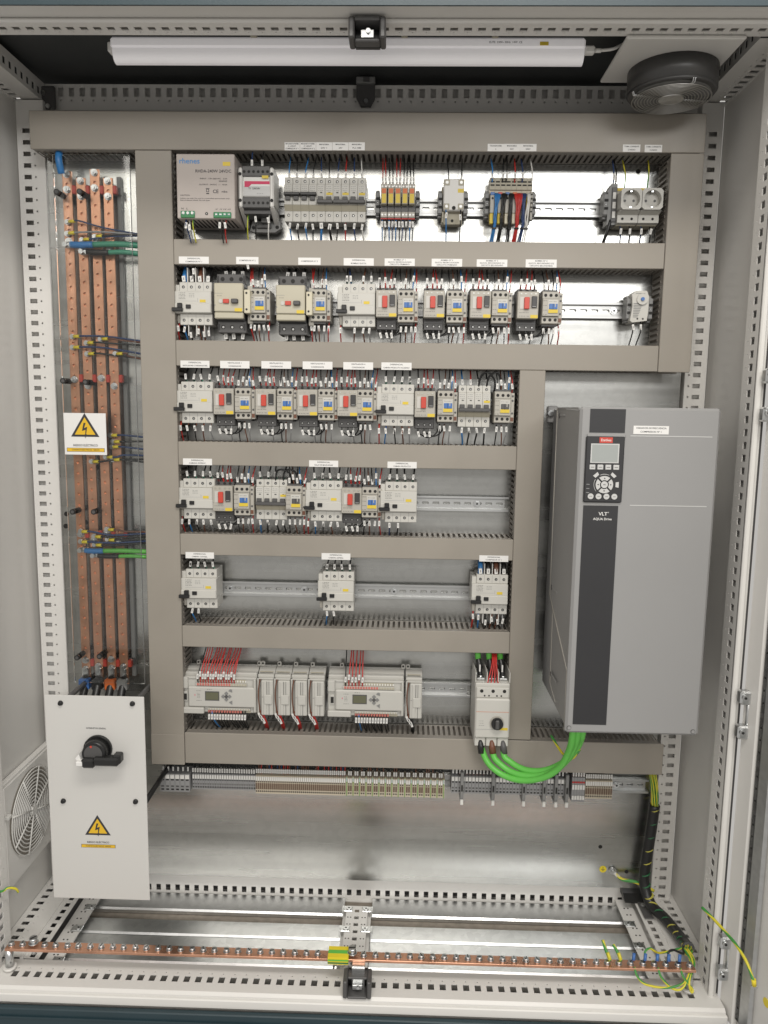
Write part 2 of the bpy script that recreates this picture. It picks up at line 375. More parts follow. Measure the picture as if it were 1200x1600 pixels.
for sgn in (-1, 1):
    def f(b):
        a, c = (802, 806) if sgn > 0 else (-806, -802)
        b.box(a, c, 60, 350, -60, 1960, 'paint_wall')
    one('side_panel', cab, f)
    def f(b):                               # bottom side rail, holes on top
        if sgn > 0:
            b.perf((697, 345, 0), (0, -1, 0), (1, 0, 0), 12, 25, [(0, 4, None), (4, 28, ('rect', 16, 12)), (28, 33, None), ], 2, 'paint')
            b.perf((737, 345, 3), (0, -1, 0), (1, 0, 0), 12, 25, [(0, 20, None), (20, 30, ('round', 1.8)), (30, 55, ('rect', 13, 16)), (55, 64, None)], 2, 'paint')
            b.box(730, 737, 44, 345, -4, 3, 'paint'); b.box(697, 801, 44, 345, -45, -30, 'paint_wall')
        else:
            b.perf((-801, 345, 3), (0, -1, 0), (1, 0, 0), 12, 25, [(0, 8, None), (8, 34, ('rect', 13, 17)), (34, 44, ('round', 1.8)), (44, 64, None)], 2, 'paint')
            b.perf((-730, 345, 0), (0, -1, 0), (1, 0, 0), 12, 25, [(0, 5, None), (5, 30, ('rect', 16, 12)), (30, 35, None)], 2, 'paint')
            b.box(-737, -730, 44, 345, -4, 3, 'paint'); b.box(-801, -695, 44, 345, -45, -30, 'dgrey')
    one('bottom_side_rail', cab, f)
    def f(b):                               # step with the small paired holes
        x0, x1 = (660, 697) if sgn > 0 else (-695, -655)
        b.box(x0, x1, 44, 345, -24, -20, 'paint')
        for k in range(11):
            for q in (-4.5, 4.5): b.cyl(((x0+x1)/2+q, 60+25*k, -20.2), ((x0+x1)/2+q, 60+25*k, -19.6), 2.2, 'hole', 8)
    one('floor_ledge', cab, f)
    def f(b):                               # roof side rail
        a = 735*sgn; c = 801*sgn
        if sgn > 0:
            b.perf((802, 30, 1903), (0, 1, 0), (-1, 0, 0), 13, 25, [(0, 5, None), (5, 28, ('rect', 13, 17)), (28, 40, ('round', 1.8)), (40, 67, None)], 2, 'paint_wall')
            b.perf((735, 355, 1903), (0, -1, 0), (0, 0, 1), 13, 25, [(0, 8, None), (8, 26, ('rect', 12, 15)), (26, 42, None)], 2, 'paint_wall')
        else:
            b.perf((-735, 30, 1903), (0, 1, 0), (-1, 0, 0), 13, 25, [(0, 38, None), (38, 60, ('rect', 12, 16)), (60, 67, None)], 2, 'paint_wall')
            b.perf((-735, 30, 1903), (0, 1, 0), (0, 0, 1), 13, 25, [(0, 8, None), (8, 26, ('rect', 12, 15)), (26, 42, None)], 2, 'paint_wall')
        b.box(min(a+2*sgn, c), max(a+2*sgn, c), 30, 355, 1940, 1944, 'paint_roof')
    one('roof_side_rail', cab, f)
def f(b):                                   # centre floor bar
    b.box(-33, 36, 44, 262, -24, -20, 'paint'); b.box(-24, -22, 44, 260, -19.8, -2, 'paint'); b.box(26, 28, 44, 260, -19.8, -2, 'paint')
    b.perf((-7, 254.5, 0), (0, -1, 0), (1, 0, 0), 8, 25, [(0, 18, ('rect', 12, 11))], 2, 'paint'); b.box(-24, -7, 44, 260, -2, 0, 'paint'); b.box(11, 28, 44, 260, -2, 0, 'paint'); b.box(-7, 11, 254.5, 260, -2, 0, 'paint')
    for k in range(8):
        y = 242-25*k
        for q in (-19, -12, 16, 23): b.cyl((q, y, -.2), (q, y, .3), 1.8, 'hole', 8)
one('floor_centre_bar', cab, f)
def clampf(b):
    b.box(-11, 11, -10, 10, 0, 3, 'zinc', 1); b.cyl((2, 0, 3), (2, 0, 5), 6.5, 'zinc', 14); b.cyl((2, 0, 5), (2, 0, 5.4), 2.2, 'hole', 6); b.box(-14, -11, -10, 10, -14, 3, 'zinc')
cl0 = one('floor_clamp', cab, clampf); cl0.location = (-.020, .245, .0005)
for x, y, r in ((26, 245, 1), (-22, 172, 0), (27, 172, 1), (-662, 172, 0), (668, 172, 1), (668, 248, 1), (-662, 250, 0), (-26, 60, 0), (-660, 66, 0)):
    c = cl0.copy(); COL.objects.link(c); c.parent = cab; c.location = (x*S, y*S, 0.0005 if abs(x) < 100 else -.0195)
    if r: c.scale = (-1, 1, 1)
for x0, x1 in ((-700, -34), (37, 700)):     # galvanised gland plates in the floor
    for y0, y1, bent in ((276, 345, 0), (186, 240, 1), (92, 182, 1), (44, 89, 0)):
        def f(b):
            b.prism_x([(y0, -40), (y0+4, -36), (y1-3, -36), (y1, -40), (y1, -48), (y1-2, -48), (y0+2, -42), (y0, -48)], x0, x1, 'galv_floor')
        one('floor_plate', cab, f)
one('floor_gap_sheet', cab, lambda b: b.box(-760, 760, 44, 346, -55, -50, 'gap_brown'))  # brown sheet under the gaps between the floor plates
def f(b): b.box(-850, 800, -60, -47, -320, -32, 'paint_teal', 2); b.box(-850, 900, -46.9, -20, -320, -64, 'paint_teal'); b.box(800, 900, -80, -47, -320, -34, 'paint_teal', 2)
one('plinth', cab, f)
def f(b):
    b.box(-765, -760, -62, -60, -320, -40, 'hole'); b.box(-850, 800, -63, -60, -52, -48, 'paint_teal')
one('plinth_seam', cab, f)
def f(b):                                   # mounting plate
    b.box(-744, 731, PY, PY+3, 26, 1860, 'galv'); b.box(-742, 729, PY+3.1, PY+20, 26, 31, 'galv'); b.box(731.1, 735, PY+1, PY+18, 26, 1860, 'galv') 
plate = one('mounting_plate', cab, f)
def f(b):
    for px, py in ((938, 1323), (979, 1362), (997, 268), (134, 816), (104, 803), (103, 822), (152, 730)):
        x, z = at(px, py, PY); b.cyl((x, PY+.5, z), (x, PY-.6, z), 5 if px > 800 else 6, 'hole', 12)
one('plate_hole', cab, f, 'dark round holes in the mounting plate', 'stuff')
for nm, x, y, z, sc, flip in (('rail_latch', 20, -18, 1903, 1, 1), ('rail_latch', 19, -18, 0, 1, -1)):   # black latch sockets
    def f(b):
        h = 44 if flip > 0 else 62; s_ = -1 if flip > 0 else 1
        zz0, zz1 = sorted((0, s_*h)); 
        # hollow black frame
        b.box(-38, -26, -36, 14, zz0, zz1, 'dgrey', 3); b.box(26, 38, -36, 14, zz0, zz1, 'dgrey', 3); b.box(-26, 26, 4, 14, zz0, zz1, 'black', 1)
        b.box(-26, 26, -36, 4, (zz1-9) if flip > 0 else zz0, zz1 if flip > 0 else zz0+8, 'dgrey', 2); b.box(-26, 26, -20, 4, zz0 if flip > 0 else zz1-8, (zz0+7) if flip > 0 else zz1, 'dgrey', 2)
        zc = (zz0+zz1)/2
        b.box(-13, 13, -18, 3, zc-2, zc+2, 'zinc', .5); b.box(-13, 13, -20, -18, zc-14, zc+2, 'zinc', .5); b.cyl((2, -19, zc-2), (2, -25, zc-2), 5, 'zinc', 10)
    o = one(nm, cab, f); o.location = Vector((x, y+2, z-1))*S; o.scale = (.86, 1, .8)
    if flip < 0: o.location = Vector((19, -12, 1))*S; o.scale = (.78, .9, .62)
def f(b):                                   # centre lug on the rear rail
    b.prism([(-22, 12), (-22, -22), (-12, -40), (10, -40), (20, -22), (20, 12)], -10, 0, 'dgrey'); b.box(-22, 20, -22, -10, 4, 18, 'grey', 2); b.box(-6, 8, -24, -20, 6, 16, 'dgrey'); b.cyl((0, -10, -30), (0, -14, -30), 5, 'zinc', 8)
o = one('rear_rail_lug', cab, f); o.location = Vector((-1, 346, 1936))*S
def f(b): b.box(-40, 40, -8, 0, -40, 10, 'dgrey', 3); b.cyl((-5, -8, 4), (-5, -16, 4), 6, 'zinc', 8); b.cyl((14, -8, -6), (14, -14, -6), 5, 'zinc', 8); b.cyl((24, -8, -34), (24, -12, -34), 5, 'zinc', 8)
o = one('corner_bracket', cab, f); o.location = Vector((-745, 340, 1925))*S
def f(b): b.prism_x([(322, 14), (300, 4), (300, 2), (345, 2), (345, 46)], 672, 722, 'black'); b.box(702, 724, 238, 300, 3.5, 6, 'dgrey', 1); b.cyl((712, 286, 6), (712, 286, 9), 6, 'grey', 12)
one('corner_bracket', cab, f)
# ---- the open door on the right
door = thing('cabinet_door', 'light grey cabinet door standing open at the right edge of the frame', 'door', (783, -6, 0))
DS = .05
def dp(b, d0, d1, x0, x1, z0, z1, m, bev=0): b.box(x0, x1, -d1, -d0, z0, z1, m, bev)
one('door_leaf', door, lambda b: (dp(b, 0, 700, 12, 16, -30, 1930, 'paint'), dp(b, 0, 3, 3, 12, -30, 1930, 'paint')))
one('door_rim', door, lambda b: (dp(b, 0, 46, 0, 12, -28, 1928, 'paint', 3)))
one('gasket_strip', door, lambda b: dp(b, 60, 96, 0, 12, -8, 1910, 'zinc_rail', 5))
def f(b):
    b.perf((5, -46.5, -4), (0, 0, 1), (0, -1, 0), 19, 100, [(0, 2, None), (2, 11, ('rect', 11, 8)), (11, 13, None)], -2, 'zinc_rail'); b.box(5, 9, -60, -46.5, -8, 1910, 'dgrey')
    for k in range(19):
        for q in (25, 50, 75): z = -4+100*k+50+q-100; b.cyl((5.2, -53, z), (4.6, -53, z), 2.3, 'hole', 8)
one('perforated_strip', door, f)
door.rotation_euler = (0, 0, math.radians(11))
for zc in (1258, 633, 106):                 # zinc hinges
    h = thing('door_hinge', {1258: 'upper', 633: 'middle', 106: 'lowest'}[zc]+' zinc hinge joining the open door to the right front post', 'hinge', (782, -6, zc), 'zinc hinges on the right front post')
    for s_ in (-1, 1):
        def f(b):
            z = 31*s_; b.box(-12, 6, -20, -3, z-12, z+12, 'zinc', 3); b.cyl((-6, -20, z+2), (-6, -24, z+2), 5, 'zinc', 10); b.cyl((-6, -24.1, z+2), (-6, -24.6, z+2), 2.4, 'hole', 6); b.box(6.1, 20, -30, -6, z-11, z+11, 'zinc', 2)
            b.box(8, 16, -33, -30.1, z-7, z-1, 'screw', 1.5); b.cyl((13, -31, z+4), (13, -34, z+4), 4, 'zinc', 8); b.box(20.1, 28, -34, -14, z-10, z+10, 'zinc', 2); b.cyl((24, -28, z-15), (24, -28, z+15), 2.5, 'zinc', 8)
        one('hinge_knuckle', h, f)
    h.scale = (1.25, 1.2, 1.15)
    one('hinge_pin', h, lambda b: b.cyl((5, -12, -42), (5, -12, 42), 4, 'zinc', 10))
    one('hinge_leaf', h, lambda b: b.box(12, 26, -26, -12, -18.5, 18.5, 'paint', 2))
# ---- filter fan grille on the left wall
ff = thing('filter_fan', 'light grey square filter fan with round wire grille on the left wall', 'fan', (-800, 205, 258))
def f(b): b.box(0, 14, -112, 130, -140, 118, 'paint', 2); b.box(14, 18, -106, 124, -134, 112, 'paint', 2); b.cyl((18.2, 8, 0), (18.6, 8, 0), 100, 'duct', 40)
one('housing', ff, f)
def f(b):
    for k in range(11):
        r = 14+k*8.6; b.tube([(24, 8+r*math.cos(t), r*math.sin(t)) for t in [2*math.pi*i/36 for i in range(37)]], 1.7, 'marker', 5, 1, False)
one('grille', ff, f)
def f(b):
    for k in range(8):
        t = math.pi*(k/4+.14); b.tube([(26, 8+8*math.cos(t), 8*math.sin(t)), (26, 8+101*math.cos(t), 101*math.sin(t))], 1.9, 'marker', 5, 1)
    b.cyl((23, 8, 0), (28, 8, 0), 12, 'marker', 14); b.box(18, 28, 106, 122, 84, 90, 'marker', 1); b.box(18, 28, -112, -96, 40, 48, 'marker', 1)
one('grille_spokes', ff, f)
# ---- roof fan
rf = thing('roof_fan', 'round black fan with chrome wire finger guard hanging under the cabinet roof', 'fan', (617, 147, 1845))
def f(b): b.box(-128, 88, -132, 60, 50, 57, 'paint_wall', 2)
one('mounting_plate', rf, f)
def f(b):
    n = 40
    b.cyl((0, 0, 8), (0, 0, 49.5), 86, 'fan_black', n); b.cyl((0, 0, 3), (0, 0, 7.9), 82, 'fan_black', n, 86)
    b.cyl((0, 0, 2.8), (0, 0, 2.4), 74, 'grey', n)
one('fan_drum', rf, f)
def f(b):
    for k in range(7): t = 2*math.pi*k/7; c, s_ = math.cos(t), math.sin(t); c2, s2 = math.cos(t+.6), math.sin(t+.6); b.quad((22*c, 22*s_, 1.5), (70*c, 70*s_, 1.5), (70*c2, 70*s2, 2.2), (22*c2, 22*s2, 2.2), 'grey')
one('fan_blade', rf, f)
def f(b):
    for k in range(9):
        r = 27+k*6; b.tube([(r*math.cos(t), r*math.sin(t), -4) for t in [2*math.pi*i/40 for i in range(41)]], 1.1, 'guard', 5, 1, False)
    for k in range(4):
        t = math.pi/2*k+.2
        for q in (-2, 2): b.tube([(-q*math.sin(t)+20*math.cos(t), q*math.cos(t)+20*math.sin(t), -2), (-q*math.sin(t)+80*math.cos(t), q*math.cos(t)+80*math.sin(t), -2), (-q*math.sin(t)+84*math.cos(t), q*math.cos(t)+84*math.sin(t), 10)], 1.3, 'zinc', 5, 1)
    b.cyl((0, 0, -5), (0, 0, 0), 24, 'zinc', 24)
one('finger_guard', rf, f)
# ---- tube light
tl = thing('tube_light', 'long white batten tube light hanging behind the top front rail', 'lamp', (-25, 62, 1895))
def f(b):
    b.box(-450, 450, -4, 34, 2, 22, 'diffuser', 4)
one('lamp_housing', tl, f)
def f(b):
    pts = [(17*math.cos(t)+15, 15*math.sin(t)-6) for t in [math.pi*(1+i/12) for i in range(13)]] + [(32, 2), (-2, 2)]
    b.prism_x(pts, -446, 448, 'diffuser')
one('diffuser', tl, f)
one('end_cap', tl, lambda b: b.box(-458, -450, 4, 24, -2, 16, 'marker', 2)); one('end_cap', tl, lambda b: (b.box(450, 470, 4, 20, -2, 12, 'marker', 3), b.cyl((470, 12, 5), (482, 12, 5), 4, 'marker', 10)))
for x in (-175, 110, 280):
    o = one('clip', tl, lambda b: b.box(-6, 6, -6, 30, 20, 27, 'tan', 1)); o.location = (x*S, 0, 0)
o = one('yellow_tag', tl, lambda b: b.box(-8, 8, -5, -4, 7, 13, 'yellow')); o.location = (.372, 0, 0)
text('ELITE  230V~ 50Hz  14W  CE', 5, 300, -4.6, 12, tl, 'grey')
b = MB(); b.tube([(452, 74, 1900), (480, 76, 1904), (505, 80, 1916), (540, 90, 1926), (570, 100, 1930)], 3, 'whitewire', 8); tag(b.build('lamp_cable'), 'white flex leaving the right end of the tube light', 'cable')
# ================================================================== WIRING DUCTS
LIDY = 240
def duct(label, x0, x1, z0, z1, sides, vert=False, pitch=12.5, lid=True):
    cx, cz = (x0+x1)/2, (z0+z1)/2
    t = thing('wiring_duct', label, 'duct', (cx, PY, z0), 'slotted grey wiring ducts')
    D = LIDY-PY; hx = (x1-x0)/2; h = z1-z0
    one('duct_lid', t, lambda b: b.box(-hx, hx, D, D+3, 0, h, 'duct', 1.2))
    bands = [(0, 8, None), (8, 66, ('rect', 5, 54)), (66, 81, None)]
    for sd in sides:
        def f(b):
            if vert:
                n = int(h/pitch)
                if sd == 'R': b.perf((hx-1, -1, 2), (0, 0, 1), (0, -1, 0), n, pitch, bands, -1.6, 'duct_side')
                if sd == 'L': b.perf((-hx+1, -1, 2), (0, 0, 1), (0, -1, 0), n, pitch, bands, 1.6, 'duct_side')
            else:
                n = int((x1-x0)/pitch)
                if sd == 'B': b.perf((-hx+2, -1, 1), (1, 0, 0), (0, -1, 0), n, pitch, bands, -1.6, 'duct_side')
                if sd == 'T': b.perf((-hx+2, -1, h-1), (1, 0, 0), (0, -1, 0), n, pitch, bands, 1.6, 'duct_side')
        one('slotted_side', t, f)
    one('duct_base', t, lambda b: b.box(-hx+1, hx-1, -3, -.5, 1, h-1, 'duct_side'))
    return t
duct('widest grey duct lid running across the whole top of the plate', -723, 724, 1770, 1849, 'B')
duct('tall grey duct on the left between the busbars and the device rows', -495, -415.5, 369, 1769, 'RL', True)
duct('short vertical grey duct at the upper right beside the sockets', 654, 724, 1311, 1769, 'L', True)
duct('vertical grey duct left of the large grey frequency converter', 351, 408, 452, 1311.5, 'LR', True)
duct('grey duct between the top device row and the second row', -415, 653, 1531, 1585, 'BT')
duct('grey duct between the second device row and the third row', -415, 653, 1312, 1368, 'BT')
duct('grey duct between the third device row and the fourth row', -415, 350.5, 1090, 1143, 'BT')
duct('grey duct between the fourth and fifth device rows', -415, 350.5, 882, 931, 'BT')
duct('grey duct between the fifth device row and the controllers', -415, 350.5, 662, 713, 'BT')
duct('wide grey duct under the controllers, above the terminal strip', -414.5, 721, 373, 450, 'T')
one('lid_foot', bpy.data.objects['wiring_duct.001'], lambda b: b.box(-39.7, 39.7, LIDY-PY-2, LIDY-PY-.2, 0, 76, 'duct', 1.2))
# ================================================================== DIN RAILS
def dinrail(label, x0, x1, zc, d0=0):
    t = thing('mounting_rail', label, 'rail', ((x0+x1)/2, PY-d0, zc), 'galvanised mounting rails'); h = (x1-x0)/2
    def f(b):
        n = int((x1-x0)/25)
        b.perf((-h, -6, -12.5), (1, 0, 0), (0, 0, 1), n, 25, [(0, 8.5, None), (8.5, 16.5, ('slot', 17, 6.5)), (16.5, 25, None)], 4, 'zinc_rail')
        for s_ in (-1, 1):
            b.box(-h, h, -14, -1, min(s_*12.5, s_*13.7), max(s_*12.5, s_*13.7), 'zinc_rail'); b.box(-h, h, -15.2, -14, min(s_*12.5, s_*18), max(s_*12.5, s_*18), 'zinc_rail', .4)
    one('rail_profile', t, f)
    return t
def railscrew(t, x):
    def f(b): b.cyl((x, -6, 0), (x, -9, 0), 8, 'zinc', 16); b.cyl((x, -9, 0), (x, -13, 0), 5.5, 'zinc', 6); b.cyl((x, -13, 0), (x, -13.5, 0), 2.6, 'hole', 6)
    one('rail_screw', t, f)
dinrail('mounting rail behind the top row of devices', -400, 625, 1672)
t = dinrail('mounting rail behind the second row, bare before the thermostat', -410, 600, 1451); railscrew(t, 475)
t = dinrail('mounting rail behind the third row of devices', -412, 345, 1230)
t = dinrail('mounting rail behind the fourth row, bare on the right', -412, 347, 1003); railscrew(t, 305)
t = dinrail('mounting rail of the fifth row, mostly bare between three breakers', -412, 347, 787); railscrew(t, -105); railscrew(t, 112); railscrew(t, -285)
t = dinrail('mounting rail behind the two controllers', -412, 270, 544); railscrew(t, 122)
t = dinrail('lowest mounting rail carrying the terminal strip', -490, 716, 307); railscrew(t, 525)
# ================================================================== WIRES
WN = [0]; EXTRA = {}
WCOL = {'k': ('blackwire', 'black'), 'r': ('redwire', 'red'), 'b': ('bluewire', 'light blue'), 'd': ('dbluewire', 'dark blue'), 'n': ('brownwire', 'brown'),
        'g': ('greywire', 'grey'), 'w': ('whitewire', 'white'), 'y': ('gywire', 'yellow and green'), 'e': ('greenwire', 'dark green')}
def nth(n): return str(n)+('th' if 10 <= n % 100 <= 20 else {1: 'st', 2: 'nd', 3: 'rd'}.get(n % 10, 'th'))
ORD = ['first', 'second', 'third', 'fourth', 'fifth', 'sixth', 'seventh', 'eighth', 'ninth', 'tenth', 'eleventh', 'twelfth']
def wire(c, pts, r, label=None, mark=None, sleeve=None, group=None):
    """one wire with its white marker sleeve; pts in mm world"""
    b = MB(); b.tube(pts, r, WCOL[c][0], 6, 4)
    MW = 2.3 if r < 2.5 else 3.6
    def mk(bb):
        p = Vector(mark[0]); d = Vector(mark[1]).normalized(); a = Vector((0, -1, 0)); s_ = d.cross(a).normalized(); a = s_.cross(d)
        k = len(bb.v); h = 6.2; off = a*(r+.2)
        for e in (-1, 1):
            for (q, t) in ((-1, -1.6), (1, -1.6), (1, 1.6), (-1, 1.6)): bb.v.append(tuple(p+off+d*(e*h)+s_*(q*MW)+a*t))
        m_ = bb.M('marker')
        for q in ((0,1,2,3), (7,6,5,4), (0,4,5,1), (1,5,6,2), (2,6,7,3), (3,7,4,0)): bb.face([k+i for i in q], m_)
        k = len(bb.v); c1 = p+off+a*1.75
        for (q, e) in ((-.35, -.45), (.35, -.45), (.35, .45), (-.35, .45)): bb.v.append(tuple(c1+s_*(q*MW)+d*(e*h)))
        bb.face([k, k+1, k+2, k+3], bb.M('greywire'))
    if WN[0] >= 296 or label is None:
        key = 'joined'
        EXTRA.setdefault(key, MB()); E_ = EXTRA[key]; E_.tube(pts, r, WCOL[c][0], 6, 3)
        if mark: mk(E_)
        return None
    WN[0] += 1
    o = b.build('wire'); tag(o, label, 'wire', group or 'marked control and power wires')
    if mark: bb = MB(); mk(bb); bb.build('marker_sleeve', o)
    if sleeve: bb = MB(); bb.cyl(sleeve[0], sleeve[1], r+.5, sleeve[2], 8); bb.build('ferrule', o)
    return o
def drop(dev, side, specs, r=1.35, y=None, dy=None, ztip=None, zduct=None, mk=True, ferr=None, spread=1.0):
    """wires from the terminals of a device up or down into the duct. specs = list of (x offset, colour[, marker offset])"""
    cx, _, cz = [v/S for v in dev.location]; up = side == 'above'; n = len(specs)
    y0 = PY-(y if y is not None else 62)
    for i, sp in enumerate(specs):
        x, c = sp[0], sp[1]; mo = sp[2] if len(sp) > 2 else 0
        zt = cz+(ztip if ztip is not None else (44 if up else -44)); s_ = 1 if up else -1
        jx = random.uniform(-5, 5)*spread; X = cx+x; zd = zduct
        L = abs(zd-zt)
        pts = [(X, y0+4, zt-6*s_), (X, y0-1, zt+2*s_), (X+jx*.25, y0-4+random.uniform(-3, 3), zt+L*.4*s_), (X+jx*.8, y0+8, zt+L*.8*s_), (X+jx, y0+22, zd+9*s_)]
        fm = (7 if L > 22 else 5)+mo+(4 if ferr and mo < 50 else 0)
        tilt = jx*.03+random.uniform(-.12, .12)
        mark = ((X+jx*.12+tilt*3, y0-3.5, zt+(fm+3)*s_), (tilt, 0, 1)) if mk else None
        lab = None
        if dev.get('short'):
            lab = f"{WCOL[c][1]} wire, {ORD[i]} from left, {side} {dev['short']}"
        fe = ((X, y0+3, zt-5*s_), (X, y0-1.5, zt+7*s_), ferr if ferr else WCOL[c][0])
        wire(c, pts, r, lab, mark, fe if ferr else None)
def loop(dev, dev2, x0, x1, z0, z1, low, c='k', r=1.7, y=62, i=0):
    """U shaped jumper hanging from one device over to the next"""
    a = dev.location/S; b_ = dev2.location/S
    X0, X1 = a.x+x0, b_.x+x1; Z0, Z1 = a.z+z0, b_.z+z1; yy = PY-y
    lab = f"black looped jumper wire, {ORD[i]} from left, under {dev['short']}"
    wire(c, [(X0, yy, Z0+5), (X0+1, yy-3, Z0-7), (X0+8, yy+2, low+6), ((X0+X1)/2, yy+6, low), (X1-8, yy+4, low+8), (X1, yy, Z1-8), (X1, yy+3, Z1+4)], r, lab,
         ((X0+1.5, yy-3, Z0-11), (.28, 0, -1)))
ROWN = {1: 'top row', 2: 'second row', 3: 'third row', 4: 'fourth row', 5: 'fifth row', 6: 'bottom row'}
UP = {1: 1770, 2: 1531, 3: 1312, 4: 1090, 5: 882, 6: 662}; DN = {1: 1585, 2: 1368, 3: 1143, 4: 931, 5: 713, 6: 450}
# ================================================================== DEVICE BUILDERS (local: x right, z up, y = -depth from the plate)
def printing(b, x0, x1, z0, z1, y, rows=3, m='greywire', seed=0):
    """tiny flat print: thin dashes"""
    rr = random.Random(seed)
    for i in range(rows):
        z = z1-(z1-z0)*(i+.5)/rows; x = x0
        while x < x1-1.5:
            l = rr.uniform(1.2, 4.2); b.box(x, min(x+l, x1), y-.12, y, z-.45, z+.45, 'grey' if m == 'greywire' else 'dgrey'); x += l+rr.uniform(.6, 2)
def make_rcd():
    t = thing('residual_breaker', 'x', 'circuit breaker', (0, PY, 0))
    def f(b):
        b.box(-31, 41.5, -72, -14, 26, 46.5, 'white_plastic', 1); b.box(-41.5, -31.2, -70, -14, 24, 41, 'white_plastic', 1)
        b.box(-42, 41.5, -79, -14, -22, 26, 'white_plastic', 1.2); b.box(-41.9, 41.4, -83, -79, -21, -1, 'white_plastic', 1.5)
        b.box(-31, 41.5, -72, -14, -46.5, -22.2, 'white_plastic', 1); b.box(-39, -31.2, -66, -14, -42, -22.2, 'lgrey', 1)
        for x in (-13, 5, 23): b.box(x-.3, x+.3, -72.3, -72, 28, 46, 'greywire'); b.box(x-.3, x+.3, -72.3, -72, -46, -24, 'greywire')
    one('housing', t, f)
    def f(b):
        for x in (-22, -4, 14, 32): b.screw(x, -72, 36, 3.3); b.screw(x, -72, -36, 3.3)
    one('terminal_screws', t, f, kind='stuff')
    def f(b): b.box(-44, -20, -92, -84, -18.5, -10.5, 'black', 1); b.box(-32, -21.5, -90, -83, -11, -.5, 'black', 1)
    one('toggle', t, f)
    one('test_toggle', t, lambda b: b.box(-14, -3, -86, -83, -12, -3.5, 'black', .8))
    one('tag', t, lambda b: b.box(16, 29, -79.5, -79, 2, 8, 'yellow'))
    def f(b):
        printing(b, -31, -16, 8, 24, -79, 5, 'grey', 1); printing(b, -8, 4, 12, 22, -79, 3, 'greywire', 2); b.box(-32, 9, -79.1, -79, 4.5, 5, 'greywire'); b.box(11, 11.6, -79.1, -79, 3, 11, 'grey')
    one('printing', t, f, kind='stuff'); return t
def make_mcb(poles, lower=True):
    W = 18*poles; h = W/2
    t = thing('circuit_breaker', 'x', 'circuit breaker', (0, PY, 0))
    def f(b):
        for k in range(poles):
            x0 = -h+18*k+.15; x1 = x0+17.7
            b.box(x0, x1, -62, -14, 30, 46.5, 'white_plastic', .8); b.box(x0, x1, -70, -14, -13, 30, 'white_plastic', 1)
            b.box(x0, x1, -62, -14, -46.5, -24, 'white_plastic', .8); b.prism_x([(-70, -13), (-62, -24.1), (-14, -24.1), (-14, -13.1)], x0, x1, 'tan')
    one('housing', t, f)
    def f(b):
        for k in range(poles): x = -h+9+18*k; b.screw(x, -62, 38, 3.2); b.screw(x, -62, -33, 3.2)
    one('terminal_screws', t, f, kind='stuff')
    def f(b):
        if lower:
            b.box(-h+1, h-1, -82, -70.2, -11, -4, 'dgrey', 1)
            for k in range(poles): x = -h+9+18*k; b.box(x-6, x+5, -76, -70.2, -4.2, 4, 'dgrey', .8)
        else:
            b.box(-h+.6, h-.6, -82, -70.2, 5, 11.5, 'black', 1)
            for k in range(poles): x = -h+9+18*k; b.box(x-6, x+5, -76, -70.2, -4, 5.1, 'dgrey', .8)
    one('toggle', t, f)
    if lower: one('tag', t, lambda b: b.box(h-15, h-1.5, -70.5, -70, 8, 13, 'yellow'))
    def f(b):
        for k in range(poles): x = -h+18*k; printing(b, x+3, x+14, 15, 28, -70, 3, 'greywire', k); b.box(x+7.5, x+12, -70.3, -70, 12, 14, 'hole')
    one('printing', t, f, kind='stuff'); return t
def make_gv2():
    t = thing('motor_breaker', 'x', 'motor breaker', (0, PY, 0))
    def f(b): b.box(-22, 22, -62, -14, -45, 47, 'dgrey', 1); b.box(-21, 21, -66, -62.1, -44, -30, 'dgrey', .8)
    one('base', t, f)
    def f(b):
        b.box(-23, 23, -86, -62.2, -19, 39, 'lgrey', 1.5); b.box(-18, -8, -87, -86, 1, 27, 'white_plastic', .4); b.box(5.5, 20.5, -87.2, -86, 2.5, 29, 'lgrey', .5)
        for x in (-15.6, -6, 6.5, 16): b.cyl((x, -86, 34), (x, -86.4, 34), 3, 'tan', 8)
    one('front_cover', t, f)
    one('red_rocker', t, lambda b: b.box(-9, 2.5, -92, -86, 1, 26, 'red', 1))
    one('black_rocker', t, lambda b: (b.box(7.2, 19, -90, -87, 4, 28.5, 'rocker', 1), b.box(9, 17, -90.3, -90, 5.5, 7, 'greywire')))
    one('tag', t, lambda b: b.box(6, 22, -86.5, -86, -18, -11, 'yellow'))
    def f(b):
        for x in (-14, 0, 13): b.screw(x, -66, -36, 3.4)
        for x in (-15.6, -6, 6.5, 16): b.cyl((x, -86.3, 34), (x, -86.7, 34), 1.8, 'screw', 8)
        for x in (-14, 0, 13): b.cyl((x, -62, 43), (x, -62.5, 43), 3.4, 'hole', 8)
    one('terminal_screws', t, f, kind='stuff')
    one('printing', t, lambda b: (printing(b, -19, 2, -9, -4, -86, 1, 'grey', 4), printing(b, -19, 4, -16, -12, -86, 1, 'grey', 5), b.box(-22.5, -20, -86.2, -86, 0, 1, 'grey')), kind='stuff'); return t
